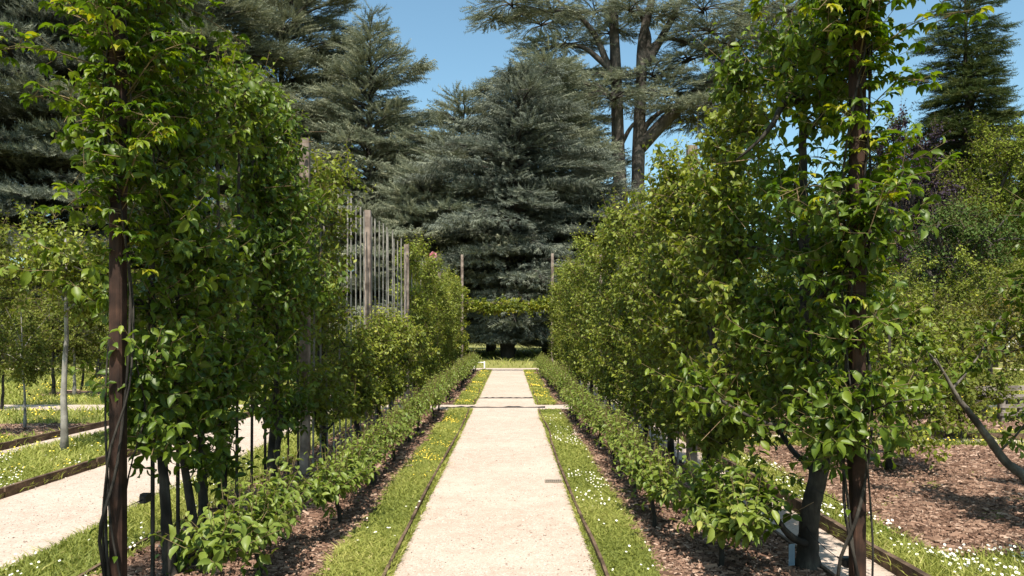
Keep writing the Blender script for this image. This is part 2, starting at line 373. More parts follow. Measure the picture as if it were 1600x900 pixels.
sheet('main_path', PL, PR, -4, YE, .008, M['gravel'], 'pale straight gravel path running away between the two trellis rows', .12, 0, 1, .012)
sheet('cross_path', -22, 26, XS0, XS1, .004, M['gravel'], 'narrow gravel path crossing the main path halfway along')
sheet('end_path', -26, 26, YE, YE + 1.9, .004, M['gravel'], 'gravel path crossing at the far end of the garden')
sheet('side_path', -4.88, -3.36, -3, XS0, .006, M['gravel'], 'wide gravel side path left of the left trellis', .15, 0, 2, .03)
sheet('side_path', -4.88, -3.36, XS1, YE, .006, M['gravel'], 'farther stretch of the left gravel side path', .15, 0, 3, .03)
sheet('narrow_path', -6.84, -6.48, 2, XS0, .006, M['gravel'], 'thin gravel strip beyond the standard tree on the left')
sheet('narrow_path', 2.08, 2.53, -3, XS0, .006, M['gravel'], 'narrow gravel path right of the right trellis')
sheet('narrow_path', 2.08, 2.53, XS1, YE, .006, M['gravel'], 'farther stretch of the narrow gravel path on the right')
beds = []
def bed(x0, x1, y0, y1, label, seed, den=1.0):
    sheet('mulch_bed', x0, x1, y0, y1, .010, M['soil'], label, .11, .012, seed, .03); beds.append((x0, x1, y0, y1, den))
bed(LB0, LB1, 1.5, XS0 - .05, 'brown mulch bed under the near left trellis', 11)
bed(LB0, LB1, XS1 + .05, YE, 'brown mulch bed under the far left trellis', 12)
bed(RB0, RB1, 1.5, XS0 - .05, 'brown mulch bed under the near right trellis', 13)
bed(RB0, RB1, XS1 + .05, YE, 'brown mulch bed under the far right trellis', 14)
bed(3.02, 11.5, 5.25, 10.3, 'large sunny wood chip bed on the right', 15, .9)
bed(2.9, 9, 11.6, 14.6, 'wood chip bed behind the flower strip on the right', 16, .6)
bed(-10.5, -6.95, 11.3, 12.75, 'small wood chip patch round the young tree on the left', 17)
bed(-12, -7, 18.5, 20.0, 'wood chip patch by the left orchard trees', 18, .5)
# curved path on the right
cp = [(3.6, 11.2), (5.2, 11.05), (6.4, 10.85), (8, 10.45), (9.5, 9.9), (12, 8.8)]
cpc = catmull([(x, y, 0) for x, y in cp], 24); tg = nrm(np.gradient(cpc, axis=0)); nn = np.stack([-tg[:, 1], tg[:, 0], tg[:, 2]], 1)
mb = MB(); V = np.concatenate([cpc - nn * .22, cpc + nn * .22]); V[:, 2] = .018; i = np.arange(23)
mb.add(V, [np.stack([i, i + 1, i + 25, i + 24], 1)]); o = mb.build('curved_path', M['gravel']); o['kind'] = 'structure'; o['label'] = 'curved gravel path beyond the big wood chip bed'

# wood chips lying on the beds
def chips(name, rects, den, seed, label):
    rng = np.random.default_rng(seed); P = []
    for x0, x1, y0, y1, dd in rects:
        n = int((x1 - x0) * (y1 - y0) * den * dd); p = np.stack([rng.uniform(x0, x1, n), rng.uniform(y0, y1, n)], 1)
        P.append(p[rng.random(n) < np.minimum(1, (5.2 / np.maximum(p[:, 1], .5)) ** 1.7) * (p[:, 1] > 3.2)])
    P = np.concatenate(P); N = len(P)
    cv = np.array([(-.5, 0, 0), (.5, 0, 0), (.5, 1, 0), (-.5, 1, 0), (0, .08, .22), (0, .92, .22)])
    cf = [np.array([(0, 1, 4), (2, 3, 5)]), np.array([(1, 2, 5, 4), (3, 0, 4, 5)])]
    a = rng.uniform(0, 6.28, N); D = np.stack([np.cos(a), np.sin(a), rng.normal(0, .18, N)], 1); U = np.array([0, 0, 1.]) + rng.normal(0, .25, (N, 3))
    D = nrm(D); S = nrm(np.cross(D, U)); U = np.cross(S, D); f = np.maximum(1, P[:, 1] / 7)
    L = rng.gamma(4, .0075, N) * f ** .6; W = rng.uniform(.005, .014, N) * f ** .6
    mb = MB(); put(mb, cv, cf, np.column_stack([P, np.full(N, .016) + rng.uniform(0, .012, N)]), S, D, U, L, W, rng.beta(1.6, 1.6, N))
    tag(mb.build(name, M['chip'], None, False), label, None, None, 'stuff')
chips('wood_chips', beds, 2600, 5, 'loose wood chips and bark covering the beds')

# grass: blades standing on the lawn strips
def in_rects(p, rects):
    m = np.zeros(len(p), bool)
    for x0, x1, y0, y1 in rects: m |= (p[:, 0] > x0) & (p[:, 0] < x1) & (p[:, 1] > y0) & (p[:, 1] < y1)
    return m
HARD = [(PL, PR, -5, YE), (-4.88, -3.36, -5, YE), (-6.84, -6.48, 2, XS0), (2.08, 2.53, -5, YE), (-22, 26, XS0, XS1), (-26, 26, YE, YE + 1.9)] + [(b[0], b[1], b[2], b[3]) for b in beds]
def field(rects, den, seed, y0=5.5, pw=1.5, ragged=.035):
    rng = np.random.default_rng(seed); P = []
    for x0, x1, ya, yb in rects:
        n = int((x1 - x0) * (yb - ya) * den)
        if pw > 0 and yb - ya > 4:      # draw in distance with the density already falling
            u = rng.random(n * 2); y = ya + (yb - ya) * u
            y = y[rng.random(len(y)) < np.minimum(1, (y0 / y) ** pw)]
            x = rng.uniform(x0, x1, len(y))
        else:
            x = rng.uniform(x0, x1, n); y = rng.uniform(ya, yb, n)
        P.append(np.stack([x, y], 1))
    P = np.concatenate(P); hard = [(a + ragged, b - ragged, c + ragged, d - ragged) for a, b, c, d in HARD]
    P = P[~in_rects(P, hard)]
    d = np.abs(np.interp(P[:, 0], cpc[:, 0], cpc[:, 1], 99, 99) - P[:, 1]); P = P[d > .2]
    px = 797 + F * P[:, 0] / P[:, 1]; py = 519 + F * H / P[:, 1]
    return P[(px > -60) & (px < 1660) & (py < 960)], rng
def grass(name, rects, den, seed, label, hmin=.018, hmax=.05):
    P, rng = field(rects, den, seed); N = len(P); f = np.maximum(1, P[:, 1] / 6)
    pn = np.sin(P[:, 0] * 5.1 + 1.3) * np.sin(P[:, 1] * 2.7) + np.sin(P[:, 0] * 1.7 + P[:, 1] * 1.9)
    a = rng.uniform(0, 6.28, N); h = rng.uniform(hmin, hmax, N) * (1 + .2 * pn) * f ** .25; wd = rng.uniform(.003, .0065, N) * f ** .85
    B = np.column_stack([P, np.zeros(N)]); S = np.stack([np.cos(a), np.sin(a), np.zeros(N)], 1) * wd[:, None]
    le = rng.normal(0, .85, (N, 2)) * h[:, None]; Tp = B + np.column_stack([le, h]); Mi = B + np.column_stack([le * .3, h * .62])
    V = np.stack([B - S, B + S, Mi + S * .8, Mi - S * .8, Tp], 1); b = np.arange(N)[:, None] * 5
    mb = MB(); r = np.clip(rng.normal(.45, .2, N) + .12 * pn, 0, 1)
    mb.add(V.reshape(-1, 3), [b + np.array([[0, 1, 2, 3]]), b + np.array([[3, 2, 4]])], np.repeat(r, 5))
    tag(mb.build(name, M['grass']), label, None, None, 'stuff')
GL, GR = (-1.24, -.77, 4.2, YE), (.57, 1.02, 4.2, YE)
grass('path_grass', [GL], 9000, 21, 'short sunny grass strip left of the main path')
grass('path_grass', [GR], 9000, 22, 'short sunny grass strip right of the main path')
grass('side_grass', [(-3.38, -2.66, 4.2, YE)], 2600, 23, 'grass between the left trellis and the gravel side path', .03, .09)
grass('side_grass', [(-6.5, -4.86, 6, YE)], 1500, 24, 'daisy grass round the standard tree left of the side path', .03, .09)
grass('orchard_grass', [(-22, -6.84, 9.5, 34)], 420, 25, 'flowering grass of the orchard on the left', .04, .12)
grass('orchard_grass', [(2.53, 3.06, 4.2, 15), (3, 5.6, 4.4, 5.3), (3, 14, 10.25, 15), (2.53, 20, 16, 32)], 1500, 26, 'flowering grass round the wood chip beds on the right', .035, .10)
grass('far_grass', [(-5, 5, 33, 70)], 60, 27, 'shaded lawn under the cedars at the far end', .05, .12)

# flowers in the grass
def flowers(name, spots, n, r0, mat, seed, label, hh=(.05, .10), y0=8.0):
    P, rng = field(spots, n, seed, y0, 1.0)
    pn = np.sin(P[:, 0] * 3.1 + seed) * np.sin(P[:, 1] * 1.9 + seed * 2) + .6 * np.sin(P[:, 0] * 7 + P[:, 1] * 5)
    P = P[rng.random(len(P)) < .05 + .95 * np.clip(pn * 1.3 - .15, 0, 1)]; N = len(P); mb = MB()
    h = rng.uniform(hh[0], hh[1], N); top = np.column_stack([P + rng.normal(0, .01, (N, 2)), h]); sticks(mb, np.column_stack([P, np.zeros(N)]), top, .0012, 1)
    U = nrm(np.array([0, -.45, 1.]) + rng.normal(0, .3, (N, 3))); A = nrm(np.cross(U, np.array([1., .2, 0]))); B = np.cross(U, A)
    r = rng.uniform(.7, 1.2, N) * r0 * np.maximum(1, P[:, 1] / 11) ** .7
    k = 8; an = np.arange(k) * 6.2832 / k; rad = np.where(np.arange(k) % 2, .82, 1.0)
    ring = top[:, None] + (r[:, None] * rad[None])[..., None] * (np.cos(an)[None, :, None] * A[:, None] + np.sin(an)[None, :, None] * B[:, None]) + (U * r[:, None] * .15)[:, None]
    V = np.concatenate([top[:, None], ring], 1); b = np.arange(N)[:, None] * (k + 1)
    tri = np.concatenate([b + np.array([[0, 1 + i, 1 + (i + 1) % k]]) for i in range(k)]); mb.add(V.reshape(-1, 3), [tri], .5, 0)
    if mat == 'daisy':
        c = top + U * (r * .22)[:, None]; ring = c[:, None] + (r * .36)[:, None, None] * (np.cos(an)[None, :, None] * A[:, None] + np.sin(an)[None, :, None] * B[:, None])
        V = np.concatenate([(c + U * (r * .14)[:, None])[:, None], ring], 1); mb.add(V.reshape(-1, 3), [tri], .5, 2)
    tag(mb.build(name, [M[mat], M['grass'], M['yellow']]), label, None, None, 'stuff')
flowers('daisies', [(-3.38, -2.66, 4.4, 9), (-6.5, -4.86, 7, 16)], 60, .009, 'daisy', 31, 'white daisies in the grass left of the trellis')
flowers('daisies', [(2.53, 3.1, 4.4, 9), (3, 5.6, 4.4, 5.35)], 260, .0105, 'daisy', 32, 'white daisies in the grass beside the near right wood chip bed')
flowers('daisies', [(.62, 1.0, 4.6, 14)], 110, .0085, 'daisy', 33, 'white daisies and clover in the right path strip')
flowers('daisies', [(-1.2, -.8, 4.6, 9)], 9, .0095, 'daisy', 36, 'few white daisies in the left path strip')
flowers('buttercups', [(-1.2, -.8, 8, YE)], 170, .0085, 'yellow', 34, 'tiny yellow flowers in the left path strip', (.03, .06), 12)
flowers('buttercups', [(.6, 1.0, 16.5, YE)], 190, .0085, 'yellow', 35, 'tiny yellow flowers in the far right path strip', (.03, .06), 14)
flowers('buttercups', [(-6.5, -4.86, 8, 20), (-14, -6.9, 10, 26)], 24, .013, 'yellow', 37, 'yellow flowers through the left orchard grass', (.05, .11), 14)
flowers('buttercups', [(3.2, 12, 10.3, 11), (3.2, 13, 11, 15), (2.53, 14, 16, 24)], 110, .013, 'yellow', 38, 'yellow flowers along the curved path on the right', (.05, .11), 14)

# debris on the gravel
def pebbles(name, x0, x1, y0, y1, n, seed, label):
    rng = np.random.default_rng(seed); P = np.column_stack([rng.uniform(x0, x1, n), y0 + (y1 - y0) * rng.random(n) ** 1.6, np.full(n, .007)]); r = rng.gamma(3, .0010, n) + .0015
    q = np.array([(1, 0, 0), (-.3, .9, 0), (-.7, -.8, 0), (.2, .1, .75), (.1, -.95, .1)]); a = rng.uniform(0, 6.28, n); ca, sa = np.cos(a), np.sin(a)
    V = np.stack([q[None, :, 0] * ca[:, None] - q[None, :, 1] * sa[:, None], q[None, :, 0] * sa[:, None] + q[None, :, 1] * ca[:, None], np.broadcast_to(q[None, :, 2], (n, 5))], -1) * r[:, None, None] + P[:, None]
    b = np.arange(n)[:, None] * 5; mb = MB(); mb.add(V.reshape(-1, 3), [np.concatenate([b + np.array([t]) for t in ((0, 1, 3), (1, 2, 3), (2, 4, 3), (4, 0, 3))])], np.repeat(rng.random(n), 5))
    tag(mb.build(name, M['pebble'], None, False), label, None, None, 'stuff')
pebbles('loose_gravel', PL + .02, PR - .02, 4.4, 16, 9000, 46, 'loose gravel grains lying on the main path')
pebbles('loose_gravel', -4.86, -3.38, 4.8, 14, 5000, 47, 'loose gravel grains on the left side path')
rng = np.random.default_rng(44); N = 620
px_ = np.where(rng.random(N) < .6, np.where(rng.random(N) < .5, PL + np.abs(rng.normal(0, .07, N)), PR - np.abs(rng.normal(0, .07, N))), rng.uniform(PL, PR, N))
P = np.column_stack([px_, 4.3 + 16 * rng.random(N) ** 1.3, np.full(N, .012)]); a = rng.uniform(0, 6.28, N)
D = np.stack([np.cos(a), np.sin(a), rng.normal(0, .15, N)], 1); S = nrm(np.cross(D, np.array([0, 0, 1.]))); mb = MB()
put(mb, L4V, L4F, P, S, nrm(D), np.cross(S, nrm(D)), rng.uniform(.008, .03, N), rng.uniform(.004, .012, N), rng.uniform(0, .5, N))
tag(mb.build('leaf_litter', M['chip']), 'small dry leaves and bark bits scattered on the main path', None, None, 'stuff')

# edging boards, board by board
def edging(name, pts, hgt, thick, label, length=1.8, seed=0, mat='board'):
    rng = np.random.default_rng(seed); p = np.asarray(pts, float); t = thing(name, (p[0][0], p[0][1], 0), label, 'path edging', 'timber edgings of the paths and beds')
    dn = max(2, int(np.linalg.norm(p[-1] - p[0]) / .5)) if len(p) == 2 else 0
    if dn: q = np.linspace(0, 1, dn)[:, None]; p = p[0] + (p[1] - p[0]) * q; p[:, 0] += .012 * np.sin(q[:, 0] * 23 + seed) + rng.normal(0, .004, dn)
    seg = np.linalg.norm(np.diff(p, axis=0), axis=1); cum = np.concatenate([[0], np.cumsum(seg)]); n = max(1, int(round(cum[-1] / length))); s = np.linspace(0, cum[-1], n + 1)
    for i in range(n):
        a = np.array([np.interp(s[i] + .012, cum, p[:, k]) for k in (0, 1)]); b = np.array([np.interp(s[i + 1] - .012, cum, p[:, k]) for k in (0, 1)])
        mb = MB(); j = rng.normal(0, .006, 2); za, zb = hgt / 2 - .02 + rng.normal(0, hgt * .05, 2)
        nseg = 4; q = np.linspace(0, 1, nseg + 1)[:, None]; c = a + (b - a) * q; dv = nrm(b - a); sv = np.array([dv[1], -dv[0]]); c = c + sv * (np.sin(q * 3.14) * rng.normal(0, .012))
        zz = za + (zb - za) * q[:, 0] + rng.normal(0, hgt * .03, nseg + 1)
        V = []; 
        for k in range(nseg + 1):
            for sx, sz in ((-1, -1), (1, -1), (1, 1), (-1, 1)): V.append((*(c[k] + sv * sx * thick / 2 - p[0][:2]), zz[k] + sz * hgt / 2))
        Q = []
        for k in range(nseg):
            for e in range(4): Q.append((k * 4 + e, k * 4 + (e + 1) % 4, k * 4 + 4 + (e + 1) % 4, k * 4 + 4 + e))
        mb.add(np.array(V), [np.array(Q), np.array([[3, 2, 1, 0], [nseg * 4, nseg * 4 + 1, nseg * 4 + 2, nseg * 4 + 3]])]); mb.build('edging_board', M[mat], t, False)
    return t
edging('path_edging', [(PL - .012, 3.9), (PL - .012, XS0)], .075, .022, 'thin brown board along the near left edge of the main path', 2.2, 1)
edging('path_edging', [(PR + .012, 3.9), (PR + .012, XS0)], .075, .022, 'thin brown board along the near right edge of the main path', 2.2, 2)
edging('path_edging', [(PL - .012, XS1), (PL - .012, YE)], .07, .022, 'thin board along the far left edge of the main path', 2.9, 3)
edging('path_edging', [(PR + .012, XS1), (PR + .012, YE)], .07, .022, 'thin board along the far right edge of the main path', 2.9, 4)
edging('path_edging', [(-4.9, 5.5), (-4.9, XS0)], .13, .045, 'old dark board between the left side path and the daisy grass', 1.6, 5)
edging('path_edging', [(-6.87, 7), (-6.87, XS0)], .12, .045, 'dark board beyond the standard tree on the left', 1.6, 6)
edging('bed_edging', [(LB0 - .02, 3.9), (LB0 - .02, XS0)], .075, .025, 'thin dark edging between left mulch bed and side grass', 2.2, 7)
edging('path_edging', [(2.555, 4.2), (2.555, XS0)], .13, .045, 'brown board between the narrow right path and the daisies', 2.0, 8)
edging('bed_edging', [(RB1, 4.2), (RB1, XS0)], .06, .025, 'low dark edging between the right mulch bed and narrow path', 2.0, 9)
cpe = cpc + nn * .25
edging('path_edging', [(a[0], a[1]) for a in cpe[::3]], .13, .05, 'dark curved board behind the curved path on the right', 1.5, 10)
def bar(y, x0, x1, label):
    rng = np.random.default_rng(int(y * 10)); n = 20; mb = MB(); xs = np.linspace(x0, x1, n); V = []
    for x in xs:
        hh = .03 + rng.uniform(-.012, .012); j = rng.normal(0, .006)
        V += [(x, y - .03 + j, -.01), (x, y + .03 + j, -.01), (x, y + .028 + j, hh), (x, y - .028 + j, hh)]
    Q = [(k * 4 + e, k * 4 + (e + 1) % 4, k * 4 + 4 + (e + 1) % 4, k * 4 + 4 + e) for k in range(n - 1) for e in range(4)]
    mb.add(np.array(V), [np.array(Q), np.array([[3, 2, 1, 0], [n * 4 - 4, n * 4 - 3, n * 4 - 2, n * 4 - 1]])])
    tag(mb.build('drainage_bar', M['black'], None, False), label, 'drainage bar', 'dark bars across the main path')
bar(15.6, -1.36, .74, 'worn black bar laid across the main path at the crossing'); bar(17.8, -.78, .58, 'worn black bar across the main path just beyond the crossing')
# drain grate
g = thing('drain_grate', (.46, 7.86, .012), 'small slotted iron drain grate in the right side of the path', 'drain')
mb = MB()
for sx in (-1, 1): box(mb, (sx * .085, 0, .004), (.012, .12, .012))
for sy in (-1, 1): box(mb, (0, sy * .054, .0045), (.158, .012, .012))
mb.build('frame', M['iron'], g, False)
mb = MB(); box(mb, (0, 0, -.001), (.156, .094, .004)); mb.build('pit', M['black'], g, False)
for i in range(7):
    mb = MB(); box(mb, ((i - 3) * .022, 0, .005), (.009, .094, .010)); mb.build('slat', M['iron'], g, False)

# ------------------------------------------------------------------ trellises: posts, battens, wires
def trellis(name, x, side, label, rod_bays):
    t = thing(name, (x, 0, 0), label, 'trellis', 'trellis frames along the main path'); rng = np.random.default_rng(60 + side)
    py_ = [4.3, 8.22, 11.85, 16.3, 20.1, 23.9, 27.6]
    for i, y in enumerate(py_):
        mb = MB(); hh = 4.35 if i == 0 else 3.55 + rng.normal(0, .03) + (.15 if i == 1 else 0)
        wd = .078 if i == 0 else .105
        box(mb, (0, y, hh / 2), (wd, wd, hh), rng.normal(0, .04), 0, .012)
        mb.build('post', M['red_post'] if i == 0 else M['post'], t, False)
    for a, b, n in rod_bays:
        for k in range(n):
            y = a + (b - a) * (k + .6) / n; mb = MB(); hh = 3.5 + rng.normal(0, .05); l = rng.normal(0, .02, 2)
            beam(mb, (0.03 * side * 0, y, .02), (l[0], y + l[1], hh), .019, .019); mb.build('rod', M['bark'] if y < 8.2 else M['rod'], t, False)  # battens of the nearest bay get dark bark colour, their shade painted in
    for z in (.56, 1.15, 1.75, 2.35, 2.95):
        for a, b in ((4.3, 16.3), (16.3, 27.6)):
            mb = MB(); n = 8; p = np.column_stack([np.full(n, .0), np.linspace(a, b, n), np.full(n, z)]); tube(mb, p, .0022, 4); mb.build('wire', M['wire'], t)
    return t
LX, RX = -2.28, 2.02
trellis('trellis', LX, -1, 'left trellis of wooden posts, thin vertical battens and wires', [(4.5, 8.1, 10), (8.35, 11.75, 10), (11.95, 16.2, 12), (16.4, 20, 7)])
trellis('trellis', RX, 1, 'right trellis of wooden posts and wires under pear foliage', [(8.4, 11.7, 4), (12, 16, 4)])

# ------------------------------------------------------------------ espalier pears
def espalier(root, Ht, hw, n, seed, leafmat, zmin=.55, trunk=None, r0=.05, ll=.072, tmpl=T4, single=0, outward=None, k=7, thick=.32, arms=None, top=60, extra=()):
    """flat trained tree in the plane of the trellis (local y), thickness in x"""
    rng = np.random.default_rng(seed); wd = MB(); lv = Leaves()
    if trunk is None:
        zt = np.linspace(0, Ht * .88, 8); trunk = np.column_stack([np.cumsum(rng.normal(0, .018, 8)), np.cumsum(rng.normal(0, .03, 8)), zt])
    nk = 70 if single else 26; tp = catmull(trunk, nk); zz_ = tp[:, 2]; rad = r0 * (1 - .75 * np.linspace(0, 1, nk)) * (1 + .55 * np.exp(-np.maximum(zz_, 0) / .07))
    for kz in rng.uniform(.25, Ht * .7, 7): rad = rad * (1 + rng.uniform(.05, .22) * np.exp(-((zz_ - kz) / .035) ** 2))
    tube(wd, tp, rad, 14 if single else 8, 0, .075, rng)
    lines = []; z = zmin
    for ep, ra, rb in extra:
        e = catmull(ep, 16); tube(wd, e, np.linspace(ra, rb, 16), 7, 0, .1, rng); lines.append((e[4:], 1.8))
    while z < Ht * .93:
        for s in (-1, 1):
            if rng.random() < .1: continue
            zz = z + rng.normal(0, .08); b = np.array([np.interp(zz, tp[:, 2], tp[:, 0]), np.interp(zz, tp[:, 2], tp[:, 1]), zz])
            e = np.array([rng.normal(0, .10), s * hw * rng.uniform(.75, 1.1), min(Ht * .97, zz + rng.uniform(.05, .55))])
            p = catmull([b, b + (e - b) * .35 + np.array([rng.normal(0, .05), 0, -.05]), b + (e - b) * .7 + np.array([rng.normal(0, .06), 0, .02]), e], 8)
            tube(wd, p, np.linspace(max(.008, r0 * .42 * (1 - z / Ht * .6)), .005, 8), 5); lines.append((p, 1.0))
            for _ in range(4):      # laterals
                q = p[rng.integers(1, 7)]; e2 = q + np.array([rng.choice([-1, 1]) * rng.uniform(.1, thick), rng.normal(0, .3), rng.uniform(-.1, .5)]); e2[2] = min(e2[2], Ht + .1)
                l = catmull([q, (q + e2) / 2 + np.array([0, 0, .03]), e2], 5); tube(wd, l, np.linspace(.006, .003, 5), 4); lines.append((l, 1.3))
        z += rng.uniform(.30, .46)
    S, T = sample_lines(lines, n, rng, .05); S = S + rng.normal(0, 1, S.shape) * np.array([.07, .06, .06])
    D = rng.normal(size=(n, 3)) * np.array([1.0, .8, .6]) + np.array([0, 0, .35]) + .3 * T
    L = rng.uniform(.10, .34, n); lo = S[:, 2] < zmin + .2; L[lo] *= .7
    hue = np.clip(.35 + .25 * rng.normal(size=n) + .12 * np.sin(S[:, 2] * 4 + seed), 0, 1)
    shoots(lv, wd, S, D, L, k, ll, rng, base_r=hue)
    # upright shoots along the top and ends
    ts = S[S[:, 2] > Ht * .80]; m = min(top, len(ts))
    if m:
        S2 = ts[rng.choice(len(ts), m, replace=False)]; D2 = np.array([0, 0, 1.]) + rng.normal(0, .28, (m, 3))
        shoots(lv, wd, S2, D2, rng.uniform(.25, .62, m), 9, ll * .85, rng, .0, base_r=np.full(m, .75))
    # dry tan fruiting twigs
    m = 60; S3, _ = sample_lines(lines, m, rng, .2); e = S3 + rng.normal(0, .13, (m, 3)) + np.array([0, 0, .04]); sticks(wd, S3, e, .0035, 2)
    wd.build('trunk', [M['bark'], M['twig'], M['tan_twig']], root)
    leaf_build(lv, leafmat, root, tmpl, 'crown', single, outward)

EG = 'espalier pears trained on the trellises'
# near left pair, built singly
h1 = thing('espalier_pear', (LX + .02, 5.45, 0), 'tall dark espalier pear right behind the vine covered left post', 'espalier tree', EG)
b1 = np.array([LX + .02, 5.45, 0])
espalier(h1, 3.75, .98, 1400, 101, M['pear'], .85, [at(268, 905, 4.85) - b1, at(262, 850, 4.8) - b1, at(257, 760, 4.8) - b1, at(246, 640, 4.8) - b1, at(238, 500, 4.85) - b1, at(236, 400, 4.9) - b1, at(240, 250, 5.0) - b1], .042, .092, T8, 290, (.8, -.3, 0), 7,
         extra=[([at(312, 905, 5.0) - b1, at(300, 800, 5.0) - b1, at(283, 690, 5.0) - b1, at(275, 560, 5.0) - b1, at(268, 420, 5.05) - b1, at(290, 250, 5.1) - b1], .036, .010),
                ([at(320, 880, 5.15) - b1, at(318, 760, 5.2) - b1, at(311, 620, 5.2) - b1, at(308, 480, 5.3) - b1, at(320, 330, 5.3) - b1], .034, .010),
                ([at(268, 884, 4.85) - b1, at(290, 872, 4.9) - b1, at(318, 850, 5.0) - b1, at(350, 836, 5.1) - b1], .022, .012)])
h2 = thing('espalier_pear', (LX - .02, 7.1, 0), 'second espalier pear on the left trellis, bushy up to its top', 'espalier tree', EG)
b2 = np.array([LX - .02, 7.1, 0])
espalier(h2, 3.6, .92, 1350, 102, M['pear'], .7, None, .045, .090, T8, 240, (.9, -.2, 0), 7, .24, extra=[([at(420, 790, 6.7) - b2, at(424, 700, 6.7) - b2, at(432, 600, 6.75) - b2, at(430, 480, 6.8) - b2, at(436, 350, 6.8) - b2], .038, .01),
         ([at(352, 850, 5.7) - b2, at(350, 740, 5.7) - b2, at(344, 600, 5.7) - b2, at(350, 450, 5.75) - b2], .030, .01)])
h3 = thing('espalier_pear', (RX - .05, 4.98, 0), 'espalier pear with thick curved dark trunk nearest on the right', 'espalier tree', EG)
S_tr = [at(1262, 905, 4.98), at(1263, 840, 4.97), at(1268, 790, 4.96), at(1279, 740, 4.95), at(1284, 700, 4.95), at(1276, 660, 4.95), at(1264, 620, 4.96), at(1260, 560, 4.97), at(1258, 480, 5.0), at(1258, 400, 5.0), at(1256, 310, 5.02), at(1254, 220, 5.0), at(1256, 150, 5.0), at(1250, 60, 5.0)]
base = np.array([RX - .05, 4.98, 0]); S_tr = np.array([p - base for p in S_tr]); S_tr[0, 2] = -.03
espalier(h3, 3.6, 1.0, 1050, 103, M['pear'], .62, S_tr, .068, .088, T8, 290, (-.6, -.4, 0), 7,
         extra=[([at(1270, 640, 4.95) - base, at(1215, 665, 4.8) - base, at(1150, 640, 4.75) - base, at(1105, 610, 4.8) - base, at(1080, 600, 4.9) - base], .017, .004),
                ([at(1262, 850, 4.95) - base, at(1235, 838, 4.85) - base, at(1205, 800, 4.8) - base, at(1165, 760, 4.85) - base, at(1120, 745, 4.95) - base], .03, .006)])
mb = MB(); rr = np.random.default_rng(7)
tube(mb, catmull([at(1254, 170, 5) - base, at(1240, 150, 4.9) - base, at(1222, 166, 4.85) - base, at(1206, 196, 4.8) - base, at(1180, 225, 4.8) - base, at(1150, 250, 4.85) - base], 18), np.linspace(.034, .006, 18), 7, 0, .16, rr)
mb.build('limb', [M['bark']], h3)
h4 = thing('espalier_pear', (1.86, 6.75, 0), 'second espalier pear on the right trellis, with a straight dark trunk', 'espalier tree', EG)
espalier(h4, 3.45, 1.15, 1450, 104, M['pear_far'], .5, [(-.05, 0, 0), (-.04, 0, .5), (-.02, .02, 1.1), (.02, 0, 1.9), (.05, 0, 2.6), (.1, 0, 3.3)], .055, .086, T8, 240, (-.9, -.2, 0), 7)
# the rest: four kinds, copied along the rows
def proto(i, Ht, seed, loc, label, n=1400, hw=1.15, mat='pear_far', zmin=.42, thick=.32):
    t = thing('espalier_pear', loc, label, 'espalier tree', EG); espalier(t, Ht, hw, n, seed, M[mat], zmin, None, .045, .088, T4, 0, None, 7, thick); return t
p1 = proto(0, 3.4, 201, (LX - .02, 8.95, 0), 'third espalier pear on the left trellis, left of the bare battens', 1050, .72, 'pear_far', .34, .2)
low = proto(1, 1.72, 202, (LX + .02, 12.6, 0), 'low espalier pear under the bare battens of the left trellis', 1150)
p2 = proto(2, 3.5, 203, (1.9, 8.7, 0), 'third espalier pear on the right trellis, light green')
p3 = proto(3, 3.45, 204, (1.95, 10.75, 0), 'fourth espalier pear on the right trellis, with a pointed top')
p4 = proto(4, 3.4, 205, (1.95, 12.75, 0), 'fifth espalier pear on the right trellis, second to last before the crossing')
dup(low, (LX, 14.4, 0), math.pi, (1, 1.05, 1.0), 'low espalier pear at the crossing on the left trellis')
dup(low, (LX, 10.9, 0), 0, (1, .8, .9), 'low espalier pear in front of the tall grey post on the left trellis')
for i, (y, pr, sc) in enumerate([(14.55, p2, .99), (17.4, p1, 1.07), (19.3, p3, .98), (21.2, p2, .97), (23.1, p4, 1.04), (25.0, p1, 1.05), (26.9, p3, .94), (28.6, p2, .94)]):
    dup(pr, (1.95, y, 0), (i % 2) * math.pi, (1.0, 1.0, sc), ('sixth espalier pear on the right, last before the crossing path' if i == 0 else '%s espalier pear beyond the crossing on the right trellis' % ORD[i - 1]))
for i, (y, pr, sc) in enumerate([(17.5, p4, 1.02), (19.4, p1, .98), (21.3, p2, .86), (23.2, p3, .92), (25.1, p4, 1.0), (27.0, p2, 1.0), (28.7, p1, 1.05)]):
    dup(pr, (LX + .05, y, 0), ((i + 1) % 2) * math.pi, (1.0, 1.0, sc), '%s espalier pear beyond the crossing on the left trellis' % ORD[i])

# the rows go on behind the posts, toward the camera and just outside the picture
dup(p3, (LX - .2, 2.25, 0), 0, (.42, .76, 1.08), 'espalier pear of the left row just outside the picture')
dup(p3, (LX - .1, 1.0, 0), 0, (.6, .9, 1.08), 'espalier pear of the left row beside the camera')
dup(p3, (RX + .12, 1.5, 0), math.pi, (.6, .9, .95), 'espalier pear of the right row just outside the picture')

